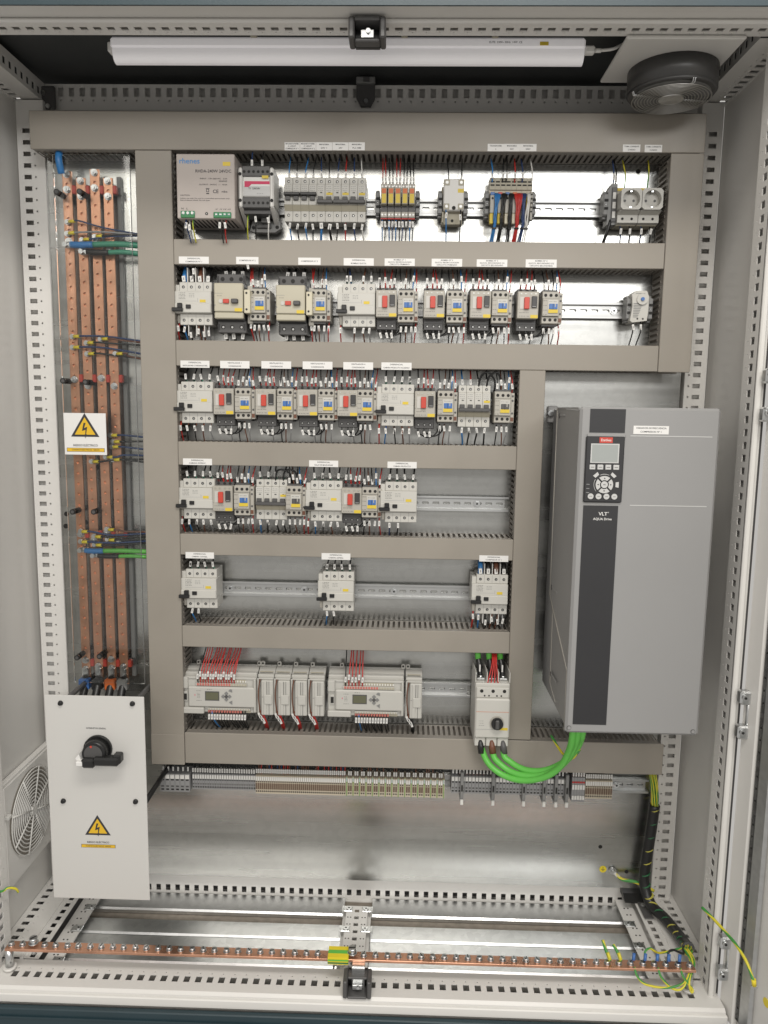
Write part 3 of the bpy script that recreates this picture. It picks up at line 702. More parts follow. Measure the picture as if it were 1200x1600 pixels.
def make_contactor(col='blue', word='x'):
    t = thing('contactor', 'x', 'contactor', (0, PY, 0))
    def f(b):
        b.box(-22, 13.8, -74, -14, -35, 35, 'lgrey', 1); b.box(-22, 13.8, -79, -74.1, 19, 34, 'lgrey', .8); b.box(-22, 13.8, -79, -74.1, -34, -19, 'lgrey', .8)
        b.box(-22, 13.8, -85, -74.1, -18.6, 18.6, 'lgrey', 1); b.box(-20, 12, -70, -14, 35, 39, 'dgrey'); b.box(-20, 12, -70, -14, -39, -35, 'dgrey')
    one('housing', t, f)
    def f(b): b.box(14, 22.5, -76, -14, -34, 32, 'lgrey', 1); b.box(15, 21.5, -76.4, -76, -31, -22, 'brownwire')
    one('auxiliary_contact', t, f)
    def f(b):
        for x in (-15.4, -3.8, 7.8): b.cyl((x, -79, 26.5), (x, -79.5, 26.5), 3.5, 'hole', 10); b.cyl((x, -79, -26), (x, -79.5, -26), 3.5, 'hole', 10)
        for z in (25, 15, -13): b.cyl((18.3, -76, z), (18.3, -76.5, z), 2.5, 'dgrey', 8)
    one('terminal_holes', t, f, kind='stuff')
    one('label_window', t, lambda b: b.box(-10.5, 11.5, -86, -85, -12.5, 16, 'white_plastic', .4))
    def f(b):
        b.box(-8, 10, -88, -86, -4, 7.5, col, .6); b.box(-.2, .6, -88.2, -88, -4, 7.5, 'hole'); b.box(4, 6, -88.15, -88, 1, 7.5, 'lgrey')
    one('indicator_flag', t, f)
    one('tag', t, lambda b: b.box(-9.5, 11, -87.2, -86, -12, -4.6, 'yellow'))
    def f(b):
        for z in (14, 4, -6, -15): printing(b, -20.5, -12, z-1, z+1, -85, 1, 'grey', int(z)+40)
        printing(b, -8, 8, 10, 14, -86, 1, 'grey', 9); b.box(-21, 13, -79.2, -79, 18.7, 19.2, 'grey')
    one('printing', t, f, kind='stuff'); return t
PROTO = {}
def place(kind, row, x, z, label, short):
    if kind not in PROTO:
        o = {'rcd': make_rcd, 'mcb2': lambda: make_mcb(2), 'mcb2u': lambda: make_mcb(2, False), 'mcb4': lambda: make_mcb(4), 'gv2': make_gv2,
             'con': make_contactor, 'cond': lambda: make_contactor('dgrey')}[kind]()
        PROTO[kind] = o; o.location = Vector((x, PY, z))*S; o['label'] = label
    else: o = copy_tree(PROTO[kind], (x, PY, z), label)
    o.rotation_euler = (0, random.uniform(-.007, .007), random.uniform(-.008, .008))
    o['short'] = short; o['group'] = {'rcd': 'white residual current breakers', 'mcb2': 'two-pole breakers in the top row', 'mcb2u': 'two-pole breakers in the top row', 'mcb4': 'four-pole breakers',
             'gv2': 'red and black rocker motor breakers', 'con': 'contactors with coloured flag', 'cond': 'contactors with coloured flag'}[kind]
    return o
def X(px, py=450, y=240): return at(px, py, y)[0]
# ---------------- row lists: (kind, left px, right px)
DEV = {}
def run(row, py, zc, items):
    cnt = {}; tot = {}
    nm = {'rcd': 'white residual breaker', 'gv2': 'motor breaker', 'con': 'contactor', 'cond': 'contactor', 'mcb4': 'four-pole breaker'}
    for k, a, b_, *_r in items: kk = 'con' if k == 'cond' else k; tot[kk] = tot.get(kk, 0)+1
    for k, a, b_, *rest in items:
        kk = 'con' if k == 'cond' else k; i = cnt.get(kk, 0); cnt[kk] = i+1
        yf = {'rcd': 243, 'gv2': 239, 'con': 240, 'cond': 240, 'mcb4': 250}[k]
        x = (X(a, py, yf)+X(b_, py, yf))/2
        dz = {'rcd': 0, 'gv2': -7, 'con': -1.5, 'cond': -1.5, 'mcb4': 0}[k]
        o_ = ORD[i]+' ' if tot[kk] > 1 else 'only '
        look = {'rcd': 'white four-pole residual breaker with black toggle', 'gv2': 'motor breaker with red and black rockers', 'con': 'beige contactor with blue flag', 'cond': 'beige contactor with dark flag', 'mcb4': 'white four-pole breaker with long dark toggle'}[k]
        lab = f"{look}, {ORD[i]} of its kind from left, {ROWN[row]}" if tot[kk] > 1 else f"{look}, the only one in the {ROWN[row]}"
        if k == 'cond': lab = f"{look}, the only dark one in the {ROWN[row]}"
        if k == 'con' and tot[kk] > 1: lab = f"{look}, {ORD[i]} contactor from left, {ROWN[row]}"
        o = place(k, row, x, zc+dz, lab, f"the {o_ if tot[kk] > 1 else ''}{nm[k].replace('white ', '')} of the {ROWN[row]}")
        DEV.setdefault(row, []).append((k, o))
run(2, 470, 1449, [('rcd', 272, 329.5), ('con', 389.5, 421), ('con', 484, 516), ('rcd', 529.5, 584), ('gv2', 588, 619.6), ('con', 622.5, 653), ('gv2', 662.5, 694), ('con', 698.5, 730), ('gv2', 735, 766.5), ('con', 769, 801), ('gv2', 809.5, 842), ('con', 848, 880.5)])
run(3, 630, 1231, [('rcd', 275.5, 331), ('gv2', 334, 363.5), ('con', 366.5, 397), ('gv2', 399.5, 430), ('con', 432, 464), ('gv2', 465, 495.5), ('con', 496.5, 527.5), ('gv2', 528, 557.5), ('con', 558.5, 588), ('rcd', 590.7, 644.5), ('gv2', 649, 679), ('con', 684, 714), ('mcb4', 716.5, 767), ('cond', 773, 805)])
run(4, 785, 1011, [('rcd', 278, 333.5), ('gv2', 333.5, 362), ('con', 364, 396), ('mcb4', 399.5, 447), ('cond', 446.5, 477), ('rcd', 479, 532.5), ('gv2', 535, 563.5), ('con', 565, 595), ('rcd', 596.5, 649)])
run(5, 920, 799, [('rcd', 282, 337.5), ('rcd', 497.5, 551), ('rcd', 739, 793)])
# ---------------- wires of the rows
for row, devs in DEV.items():
    prev = None
    for i, (k, o) in enumerate(devs):
        U, D_ = UP[row], DN[row]; big = (row == 2 and i == 0) or (row == 5 and i == 2)
        if k == 'rcd':
            if big:
                drop(o, 'above', [(-22, 'b'), (-4, 'k'), (14, 'n'), (32, 'k')], 6.0, zduct=U, spread=.2, y=58)
                for q in (-13, 5, 23):
                    b = MB(); b.box(q-.8, q+.8, -70, -20, 46.6, 78 if row == 2 else 72, 'whitewire'); b.build('phase_barrier', o); b = MB(); b.box(q-.8, q+.8, -70, -20, -70, -46.6, 'whitewire'); b.build('phase_barrier', o)
                drop(o, 'below', [(-36, 'r'), (-24, 'b', 2), (-8, 'k', 14), (8, 'n', 6), (22, 'n', 12), (32, 'g', 10)], 1.9, zduct=D_)
            else:
                drop(o, 'above', [(x, 'k') for x in (-22, -4, 14, 32)] if row != 2 else [(-22, 'k'), (-13, 'd'), (14, 'n'), (32, 'g')], 1.8, zduct=U, ferr='dgreen', y=62)
                low = {2: [(-36, 'r'), (-4, 'n'), (14, 'n'), (28, 'g')], 3: [(-36, 'r'), (-20, 'b' if i else 'k'), (-2, 'k'), (16, 'n'), (32, 'g')], 4: [(-37, 'r'), (-20, 'b'), (-2, 'k'), (14, 'n'), (32, 'g')], 5: [(-20, 'b'), (-4, 'k')]}[row]
                if row == 4 and i == len(devs)-1: low = [(-20, 'd'), (0, 'k')]
                drop(o, 'below', low, 1.5, zduct=D_, ferr='orange' if row == 3 else None)
        if k == 'gv2':
            drop(o, 'above', [(-15, 'k', 3), (-3, 'r', 4), (7, 'r', 0), (16, 'r' if row != 2 else 'k', 2)], 1.35, zduct=U, ztip=45, y=60, ferr='redwire')
            nxt = devs[i+1][1]
            zb = o.location.z/S
            for q, (xx, x2) in enumerate(((-14, -16), (0, -5))): loop(o, nxt, xx, x2, -46, -36, DN[row]+16+3*q, i=q)
            drop(o, 'below', [(13, 'g', 2)], 1.4, zduct=D_, ztip=-45)
        if k in ('con', 'cond'):
            up = [(-16, 'k', 0), (-7, 'n', 8), (2, 'k', 0), (9, 'b', 9), (18, 'r', 0)]
            if row == 2 and i < 3: up = [(-16, 'r', 3), (-6, 'k', 0), (3, 'n', 5), (12, 'b', 5)]
            if i % 2: up[3] = (10, 'b', 14)
            drop(o, 'above', up, 1.3, zduct=U, ztip=37, y=62)
            dn = [(-15, 'k'), (-4, 'n'), (8, 'g'), (18, 'r', 0)]
            if row == 3: dn = dn[:3]
            drop(o, 'below', dn, 1.35, zduct=D_, ztip=-39, y=62)
        if k == 'mcb4':
            drop(o, 'above', [(-27, 'b' if row == 3 else 'k'), (-9, 'r' if row == 3 else 'k'), (9, 'k'), (27, 'k')], 1.8, zduct=U, y=52, ferr='dgreen' if row == 4 else None)
            drop(o, 'below', [(-27, 'b'), (-9, 'k'), (9, 'k'), (25, 'k')], 1.9, zduct=D_, y=52)
            a = o.location/S
            for q in (0, 1):
                wire('k', [(a.x+(9+18*q), 265, a.z+44), (a.x+13+18*q, 258, a.z+66), (a.x+28+20*q, 255, a.z+(76 if row == 3 else 70)), (a.x+44+14*q, 262, a.z+58), (a.x+46+14*q, 272, a.z+36)], 2.3,
                     f"thick black jumper arching above {o['short']}, {ORD[q]} from left")
# ---------------- big motor starters in row 2
def make_big():
    t = thing('motor_starter', 'x', 'motor breaker', (0, PY, 0))
    def f(b):
        b.box(-32, 32, -70, -14, 42, 64, 'dgrey', 1.5); b.box(-31, 33, -70, -14, -64, -37, 'dgrey', 1.5); b.box(-31, 31, -80, -14, -37, 42, 'dgrey')
        for s_ in (-1, 1): b.box(s_*29-2, s_*29+2, -71, -70, 46, 60, 'black'); b.box(s_*29-2, s_*29+2, -71, -70, -58, -44, 'black')
    one('base', t, f)
    one('front_cover', t, lambda b: (b.box(-33, 31, -95, -80.1, -20.5, 41, 'beige', 2), b.box(-33, 31, -93, -80.1, -35, -21, 'beige', 2)))
    def f(b):
        for x in (-19, 1, 22): b.cyl((x, -70, 53), (x, -70.5, 53), 4.6, 'hole', 12); b.screw(x, -70, -51, 4.6)
    one('terminal_screws', t, f, kind='stuff')
    one('red_button', t, lambda b: b.box(-12.5, .5, -99, -95, -2.5, 6.5, 'red', .8))
    one('knob', t, lambda b: (b.box(6, 20.5, -103, -95, -2.5, 7, 'dgrey', 1.5), b.box(18, 21, -101, -96, -2, 6, 'black', .5)))
    one('reset_dial', t, lambda b: b.cyl((-18, -95, 2), (-18, -96.5, 2), 4.5, 'white_plastic', 14))
    one('tag', t, lambda b: b.box(12.5, 29, -95.5, -95, -19.5, -12.5, 'yellow'))
    one('printing', t, lambda b: (b.box(-32, -14, -95.1, -95, 18.5, 19.2, 'grey'), printing(b, -26, -16, 12, 15, -95, 1, 'grey', 3), b.box(-32, -30, -95.2, -95, -8, -5, 'grey')), kind='stuff')
    return t
bigA = make_big(); bigA['label'] = 'large beige motor starter with dark ends, red button and knob, left of the two'; bigA['group'] = 'large beige motor starters'
xA = (X(334, 470, 232)+X(380.5, 470, 232))/2; xB = (X(431.5, 470, 232)+X(476.5, 470, 232))/2
bigA.location = Vector((xA+1, PY, 1450))*S; bigA['short'] = 'the left large motor starter of the second row'
bigB = copy_tree(bigA, (xB+1, PY, 1447), 'large beige motor starter with dark ends, red button and knob, right of the two'); bigB['short'] = 'the right large motor starter of the second row'
for o in (bigA, bigB):
    drop(o, 'above', [(-13, 'k', -2), (3, 'k', -2), (24, 'k', -2)], 3.2, zduct=1531, ztip=60, y=50, spread=.3)
    drop(o, 'below', [(-16, 'k', 0), (2, 'k', 0), (22, 'k', 0)], 3.4, zduct=1368, ztip=-60, y=50)
    a = o.location/S
    t = thing('auxiliary_block', 'narrow cream auxiliary switch block on the right side of '+('the left' if o is bigA else 'the right')+' large beige starter', 'contact block', (a.x+40, PY, a.z-1), 'cream auxiliary blocks')
    one('housing', t, lambda b: (b.box(-6.5, 7, -96, -20, -22, 28, 'cream', 1), b.box(-4, 8, -70, -20, -42, 40, 'lgrey', 1), b.box(7.1, 9, -80, -20, -20, 26, 'tan')))
    one('terminal_hole', t, lambda b: b.disc(-1, -96, 21, 2.4, 'hole')); one('terminal_hole', t, lambda b: b.disc(-1, -96, -14, 2.4, 'hole')); one('terminal_hole', t, lambda b: b.disc(3, -70, -32, 2.4, 'hole'))
    t['short'] = 'the block beside '+o['short'].replace('the ', '', 1)
    drop(t, 'above', [(4, 'r', 0)], 1.6, zduct=1531, ztip=36, y=60); drop(t, 'below', [(2, 'r', 0)], 1.4, zduct=1368, ztip=-36, y=60)
# ---------------- end brackets
def make_endbracket(big=False):
    t = thing('end_bracket', 'x', 'end stop', (0, PY, 0))
    def f(b):
        b.box(-4.5, 4.5, -46, -14, -24, 24, 'grey', 1); b.box(-5, 5, -50, -46.1, -22, 22, 'grey', 1.2); b.box(-3, 5.2, -52, -50, 6, 11, 'hole'); b.box(-3, 5.2, -52, -50, -11, -6, 'hole')
        b.box(-4, 4, -40, -14, -29, -24.1, 'grey', 1); b.box(-4, 4, -38, -14, 24.1, 29, 'grey', 1)
    one('bracket_body', t, f); one('bracket_screw', t, lambda b: b.screw(0, -50, 0, 2.4)); return t
EB = make_endbracket()
ebs = [(590, 315, 1673, 'left of the five slim relays, top row'), (652.5, 315, 1673, 'right of the five slim relays, top row'), (687.5, 318, 1673, 'left of the white relay module, top row'), (727.5, 318, 1673, 'right of the white relay module, top row'),
       (760.5, 320, 1673, 'left of the terminals with cable bundles, top row'), (833.5, 316, 1673, 'right of the terminals with cable bundles, top row'), (946.5, 313, 1673, 'left of the sockets and their terminals, top row'), (982, 485, 1451, 'left of the thermostat, second row'), (1016, 482, 1451, 'right of the thermostat, second row')]
for i, (px, py, z, wh) in enumerate(ebs):
    x = X(px, py, 277); lab = 'small grey end bracket '+wh
    if i == 0: EB.location = Vector((x, PY, z))*S; EB['label'] = lab; EB['group'] = 'grey end brackets'
    else: copy_tree(EB, (x, PY, z), lab)
# ---------------- top row
t = thing('power_supply', 'large beige 24 volt power supply with blue logo at the left of the top row', 'power supply', (-332, PY, 1684)); t['short'] = 'the power supply'
one('housing', t, lambda b: (b.box(-62, 62, -124, -16, -65, 66, 'psu', 1.5),))
one('side_vents', t, lambda b: [b.box(-50+9*k, -46+9*k, -110, -40, -65.4, -65, 'hole') for k in range(12)], kind='stuff')
def f(b):
    b.box(-54, -24, -127, -124.1, -64, -50, 'pcb_green', 1)
    for k in range(3): b.box(-52+10*k, -44+10*k, -127.6, -127, -58, -51.5, 'dgreen', .4); b.cyl((-48+9.6*k, -127.4, -54.5), (-48+9.6*k, -128.4, -54.5), 3.1, 'screw', 10)
one('input_terminal', t, f)
def f(b):
    b.box(16, 54, -127, -124.1, -64, -52, 'pcb_green', 1)
    for k in range(4): b.box(19+9*k, 26+9*k, -127.6, -127, -60, -54, 'dgreen', .4); b.box(20+9*k, 25+9*k, -128.2, -127.6, -58.5, -55.5, 'screw', .4)
one('output_terminal', t, f)
one('adjuster', t, lambda b: (b.disc(1, -124, -55, 3.2, 'hole'), b.disc(1, -124.4, -55, 1.2, 'screw')))
one('tag', t, lambda b: b.box(37, 53, -124.5, -124, 42, 50, 'yellow'))
for s_, sz, x, z, mm_, al, wd in (('rhenes', 15, -56, 51, 'blue_ink', 'LEFT', 43), ('RHDA-240W 24VDC', 8.6, 55, 31, 'ink', 'RIGHT', 76), ('INPUT : 170~265VAC   2.5A', 3.8, 46, 16, 'ink', 'RIGHT', 58), ('50/60HZ', 3.8, 46, 11, 'ink', 'RIGHT', 18),
        ('OUTPUT : 24VDC  ---  10.0A', 3.8, 46, 4, 'ink', 'RIGHT', 60), ('CE', 10, 21, -10, 'ink', 'CENTER', 12), ('nbs', 6, 40, -10, 'ink', 'CENTER', 12), ('CAUTION', 3.8, -55, -18, 'ink', 'LEFT', 20),
        ('Indoor use only. For use in a controlled environment only.', 3.2, -55, -24, 'ink', 'LEFT', 106), ('Risk of electric shock. Do not open.', 3.2, -55, -28, 'ink', 'LEFT', 64), ('N   L', 5, -46, -45, 'ink', 'CENTER', 14), ('-V  -V +V +V', 4.5, 36, -46, 'ink', 'CENTER', 34)):
    text(s_, sz, x, -124.3, z, t, mm_, align=al, width=wd)
one('bin_symbol', t, lambda b: (b.box(1, 7, -124.3, -124, -11, -5, 'ink'), b.box(0, 8, -124.3, -124, -4.4, -3.4, 'ink'), b.box(1, 7, -124.3, -124, -15, -13, 'ink'), b.box(2.2, 5.8, -124.4, -124.3, -10, -6, 'psu')))
drop(t, 'below', [(-46, 'd', 4), (-38, 'g', 8), (-31, 'y', 99), (27, 'k', 3), (40, 'r', 3)], 1.5, zduct=1585, ztip=-64, y=112)
t = thing('transformer', 'dark and white control transformer with a red and blue label, top row', 'transformer', (-229, PY, 1684)); t['short'] = 'the transformer'
def f(b):
    b.box(-38, -29, -104, -30, -36, 46, 'marker', 3); b.box(29, 38, -104, -30, -36, 46, 'marker', 3); b.box(-29, 29, -100, -30, -14, 30, 'marker', 2); b.box(-29, 29, -90, -30, -46, 44, 'dgrey')
    b.prism_x([(-98, -36), (-30, -62), (-30, -30), (-98, -30)], 29, 38, 'marker'); b.prism_x([(-98, -36), (-30, -62), (-30, -30), (-98, -30)], -38, -29, 'marker')
one('housing', t, f)
def tb(z):
    def f(b):
        b.box(-30, 30, -103, -90.1, z-11, z+11, 'dgrey', 1.5)
        for k in range(6): b.cyl((-25+10*k, -103, z-(1 if z > 0 else 1)), (-25+10*k, -103.5, z-1), 3, 'hole', 10)
        for s_ in (-1, 1): b.cyl((s_*34, -104, z-6 if z > 0 else z+4), (s_*34, -104.6, z-6 if z > 0 else z+4), 3.6, 'hole', 10)
    return f
one('terminal_block', t, tb(38)); one('terminal_block', t, tb(-26))
one('rating_label', t, lambda b: (b.box(-28, 30, -101, -100, -12, 19, 'label'), b.box(-27, 29.5, -101.3, -101, -11.5, 8, 'key')))
one('red_band', t, lambda b: (b.box(-25, 29, -101.5, -101.2, 12, 18, 'red_ink'), b.prism([(-25, 6), (-16, 6), (-10, 12), (-25, 12)], -101.6, -101.2, 'red_ink')))
one('tag', t, lambda b: b.box(13, 27, -104, -103.5, 23, 29, 'yellow'))
text('T1  230/24V', 5, -4, -101.8, 3, t); text('- - - -', 6, 8, -101.8, -7, t)
def f(b):
    b.prism([(-26, -70), (-18, -74), (30, -74), (42, -66), (42, -50), (-20, -50)], -40, -20, 'grey'); b.cyl((-18, -40, -64), (-18, -41, -64), 4, 'hole', 10); b.cyl((35, -40, -63), (35, -41, -63), 4, 'hole', 10); b.box(2, 20, -56, -40, -56, -46, 'grey', 1); b.box(-10, 22, -46, -40, -66, -58, 'dgrey', 1)
one('foot_bracket', t, f)
drop(t, 'above', [(-10, 'd', -4), (12, 'k', -4)], 1.4, zduct=1770, ztip=52, y=86)
drop(t, 'below', [(-22, 'y', 99), (-4, 'k', 0), (24, 'w', 2)], 1.5, zduct=1585, ztip=-46, y=78)
for i in range(5):
    k = 'mcb2u' if i < 2 else 'mcb2'; x = -174+17.9+35.7*i
    lab = ['white two-pole breaker with upper black toggle bar beside the transformer', 'white two-pole breaker with upper black toggle bar, second of the two',
           'two-pole breaker with lower dark toggle bar, leftmost of three', 'two-pole breaker with lower dark toggle bar, middle of three', 'two-pole breaker with lower dark toggle bar, rightmost of three'][i]
    o = place(k, 1, x, 1675, lab, f"the {ORD[i]} two-pole breaker"); o['group'] = 'two-pole breakers in the top row'
    drop(o, 'above', [(-8, 'bbddd'[i], 0), (9, 'kkkrw'[i], 0)], 1.4, zduct=1770, y=52); drop(o, 'below', [(-8, 'bbbkd'[i], 0), (9, 'kkkrw'[i], 2)], 1.5 if i != 2 else 2.6, zduct=1585, y=52)
# slim relays
def make_relay():
    t = thing('slim_relay', 'x', 'relay', (0, PY, 0))
    def f(b):
        b.box(-7.2, 7.2, -50, -14, -37, 37, 'grey'); b.box(-7.2, 7.2, -58, -50.1, 26, 37, 'lgrey', .8); b.box(-7.2, 7.2, -58, -50.1, -34, -22, 'lgrey', .8); b.box(-7.2, 7.2, -55, -50.1, -37, -34.1, 'redwire', .5); b.box(-7.1, 7.1, -56, -50.1, -22, -9, 'dgrey')
    one('socket_base', t, f)
    one('relay_body', t, lambda b: (b.box(-6.2, 6.2, -72, -50.2, -9, 25, 'tan', .8),))
    one('status_window', t, lambda b: b.box(-4.6, 4.6, -72.6, -72, 13, 23, 'orange')); one('tag', t, lambda b: b.box(-4.6, 4.6, -72.6, -72, -7, 12, 'yellow'))
    def f(b):
        for x in (-3.6, 3.6): b.cyl((x, -58, 31), (x, -58.4, 31), 2, 'screw', 8); b.cyl((x, -58, -28), (x, -58.4, -28), 2, 'screw', 8)
    one('terminal_screws', t, f, kind='stuff'); return t
R0 = make_relay(); xr0 = X(594.5, 312, 262); xr1 = X(649, 312, 262); st = (xr1-xr0)/5
for i in range(5):
    lab = f"slim relay with orange and yellow front, {ORD[i]} of five from left, top row"; loc = (xr0+st*(i+.5), PY, 1674)
    if i == 0: o = R0; o.location = Vector(loc)*S; o['label'] = lab; o['group'] = 'five slim relays'
    else: o = copy_tree(R0, loc, lab)
    o['short'] = f'the {ORD[i]} slim relay'
    drop(o, 'above', [(-3, 'rkrkk'[i], 0), (3.5, 'rkrkk'[i], 0)], 1.2, zduct=1770, ztip=36, y=50, spread=.6); drop(o, 'below', [(-3.6, 'bbbdb'[i], 0), (3.6, 'kdkkk'[i], 0)], 1.2, zduct=1585, ztip=-38, y=50, spread=.6)
# white relay module
t = thing('relay_module', 'square white relay module on a grey heat sink, top row', 'relay', ((X(690.5, 315, 270)+X(725, 315, 270))/2, PY, 1676)); t['short'] = 'the white relay module'
def f(b): b.box(-24, 22, -40, -14, -46, 34, 'tan', 1); b.box(-23, -20, -52, -40.1, -44, -22, 'tan'); b.cyl((0, -41, -38), (0, -41.8, -38), 3, 'hole', 10)
one('heat_sink', t, f)
one('module_body', t, lambda b: b.box(-21, 24, -58, -40.2, -20, 46, 'marker', 2))
def f(b):
    for x, z in ((-14, 38), (17, 38), (-14, -12), (17, -12)): b.box(x-6, x+6, -59, -58, z-6, z+6, 'tan', .6); b.cyl((x, -59, z), (x, -60, z), 3.4, 'screw', 10)
    b.cyl((2, -58, -15), (2, -58.6, -15), 4.2, 'hole', 12)
one('terminal_screws', t, f, kind='stuff'); one('tag', t, lambda b: b.box(10, 23, -58.5, -58, 17, 25, 'yellow'))
drop(t, 'above', [(-10, 'k', 90), (17, 'k', 0)], 1.3, zduct=1770, ztip=42, y=50); drop(t, 'below', [(-15, 'b', 0), (17, 'k', 4)], 1.3, zduct=1585, ztip=-22, y=58)
# terminal tower with cable bundles
x0 = X(765, 318, 268); x1 = X(832, 318, 268); cx = (x0+x1)/2; hw = (x1-x0)/2
t = thing('distribution_terminal', 'tall beige distribution terminal block with blue and red tops under the cable bundles', 'terminal block', (cx, PY, 1672)); t['short'] = 'the distribution terminal'
def f(b):
    n = 8
    for k in range(n):
        a = -hw+2*hw*k/n
        b.box(a+.2, a+2*hw/n-.2, -46, -14, -30 if k < 6 else -22, 56, 'term_beige'); b.box(a+.2, a+2*hw/n-.2, -50, -46.1, 30, 54, 'tan'); b.box(a+1.5, a+2*hw/n-1.5, -50.6, -50, 38, 41, 'hole'); b.box(a+1.5, a+2*hw/n-1.5, -50.6, -50, 45, 48, 'hole')
one('terminal_slices', t, f, kind='stuff')
for k, (xx, cc) in enumerate(((-.88, 'blue'), (-.52, 'red'), (-.18, 'blue'), (.16, 'orange'))):
    def f(b): x = xx*hw; b.box(x-4.5, x+4.5, -62, -46.2, 16, 22, cc, .6); b.box(x-5, x+5, -62, -46.2, -22, 15.8, 'lgrey', 1); b.box(x-5, x+3, -61, -46.2, -44, -22.2, 'yellow' if k < 2 else 'cream', 1); b.cyl((x, -62, 9), (x, -62.5, 9), 2.4, 'hole', 8)
    one('fused_lever', t, f)
one('yellow_bridge', t, lambda b: b.box(.48*hw, .62*hw, -58, -50, -12, 14, 'yellow')); one('yellow_bridge', t, lambda b: b.box(.70*hw, .84*hw, -58, -50, -12, 14, 'yellow'))
one('end_plate', t, lambda b: (b.box(.9*hw, hw+1, -54, -46.2, -34, 26, 'lgrey', 1), [b.box(.92*hw, hw, -54.6, -54, 18-9*k, 21-9*k, 'hole') for k in range(5)]))
drop(t, 'above', [(-.9*hw, 'b', -2), (-.42*hw, 'k', -2), (-.25*hw, 'k', -2), (.15*hw, 'r', -2), (.5*hw, 'd', -2), (.95*hw, 'w', 99)], 1.5, zduct=1770, ztip=50, y=52)
def bundle(name, label, c, xt, xm, xb, n, r, tie):
    T_ = thing('cable_bundle', label, 'cable bundle', (cx, PY, 1672), 'cable bundles tied below the distribution terminal')
    for k in range(n):
        o = (k-(n-1)/2); q = 2*math.pi*k/n
        b = MB(); b.tube([(xt+o*1.6, -50, 22), (xt+o*2.2, -66, 12), (xm+2.6*math.cos(q+k), -66+2.4*math.sin(q+k), -30), (xm+2*math.cos(q), -62+2*math.sin(q), -52), (xb+3*math.cos(q), -50, -82), (xb+3*math.cos(q), -36, -100)], r, c, 6, 4)
        b.build('wire', T_)
    one('cable_tie', T_, lambda b: b.cyl((xm, -62, -53), (xm, -62, -56), 4.6+r*.4, 'dgrey' if tie else 'black', 10))
bundle('a', 'light blue cable bundle with a dark tie hanging before the left terminals', 'bluewire', -.66*hw, -.76*hw, -.86*hw, 6, 1.45, 1)
bundle('b', 'black cable bundle between the blue and the red bundles', 'blackwire', -.34*hw, -.46*hw, -.55*hw, 6, 1.45, 0)
bundle('c', 'second black cable bundle, directly left of the red bundle', 'blackwire', -.02*hw, -.08*hw, -.12*hw, 5, 1.45, 0)
bundle('d', 'dark red cable bundle with a black tie', 'redwire', .32*hw, .28*hw, .2*hw, 8, 1.8, 0)
bundle('e', 'dark blue cable bundle right of the red bundle', 'dbluewire', .56*hw, .55*hw, .44*hw, 5, 1.6, 0)
bundle('f', 'thin white cable bundle at the far right of the distribution terminal', 'whitewire', .8*hw, .72*hw, .62*hw, 3, 1.6, 1)
# sockets
def make_socket():
    t = thing('power_socket', 'x', 'socket', (0, PY, 0))
    def f(b):
        b.box(-22, 22, -50, -14, -40, 40, 'tan', 1)
        n = 24; R_ = 18.5; sq = [(-22, -14), (22, -14), (22, 30), (-22, 30)]; m_ = b.M('white_plastic')
        k = len(b.v); c0, c1 = 0, 8
        out = []
        for i in range(n):
            a = 2*math.pi*(i+.5)/n; dx, dz = math.cos(a), math.sin(a); s_ = 22/max(abs(dx), abs(dz)); out.append((dx*s_, 8+dz*s_))
        for (x, z) in out: b.v.append((x, -86, z))
        for i in range(n): a = 2*math.pi*(i+.5)/n; b.v.append((R_*math.cos(a), -86, 8+R_*math.sin(a)))
        for i in range(n): a = 2*math.pi*(i+.5)/n; b.v.append((R_*math.cos(a), -68, 8+R_*math.sin(a)))
        for i in range(n): x, z = out[i]; b.v.append((x, -50, z))
        for i in range(n):
            j = (i+1) % n; b.face((k+j, k+i, k+n+i, k+n+j)[::-1], m_); b.face((k+n+i, k+n+j, k+2*n+j, k+2*n+i), m_); b.face((k+i, k+3*n+i, k+3*n+j, k+j), m_)
        b.face([k+2*n+i for i in range(n)], m_)
        b.prism_x([(-80, -15), (-62, -20), (-62, -36), (-50.2, -38), (-50.2, -14.5), (-80, -14.5)], -22, 22, 'white_plastic')
    one('housing', t, f)
    def f(b): b.cyl((-9.5, -68, 8), (-9.5, -68.5, 8), 2.8, 'dgrey', 10); b.cyl((9.5, -68, 8), (9.5, -68.5, 8), 2.8, 'dgrey', 10)
    one('pin_holes', t, f, kind='stuff')
    one('earth_clip', t, lambda b: b.box(-2, 2, -82, -69, 23, 26, 'zinc')); one('earth_clip', t, lambda b: b.box(-2, 2, -82, -69, -10, -7, 'zinc'))
    one('terminal_holes', t, lambda b: [b.disc(x, -62, -28, 2.8, 'hole') for x in (-11, 9)]+[b.disc(0, -50, 36, 2.6, 'hole')], kind='stuff')
    one('tag', t, lambda b: b.box(-22, -6, -52, -50, 33, 39, 'yellow')); return t
so = make_socket(); s1x = X(986.5, 318, 239); s2x = X(1019, 318, 239)
so.location = Vector((s1x, PY, 1668))*S; so['label'] = 'left white round-pin power socket at the right end of the top row'; so['group'] = 'two power sockets'; so['short'] = 'the left socket'
so2 = copy_tree(so, (s2x+1, PY, 1668), 'right white round-pin power socket at the right end of the top row'); so2['short'] = 'the right socket'
for o in (so, so2): drop(o, 'above', [(-6 if o is so else -2, 'y', 99)], 1.4, zduct=1770, ztip=40, y=46); drop(o, 'below', [(-11, 'd', 2), (9, 'k', 2)], 1.4, zduct=1585, ztip=-40, y=46)
t = thing('terminal_block', 'dark grey stacked terminals with white markers left of the sockets', 'terminal block', (X(957, 315, 275), PY, 1672)); t['short'] = 'the dark terminals beside the sockets'
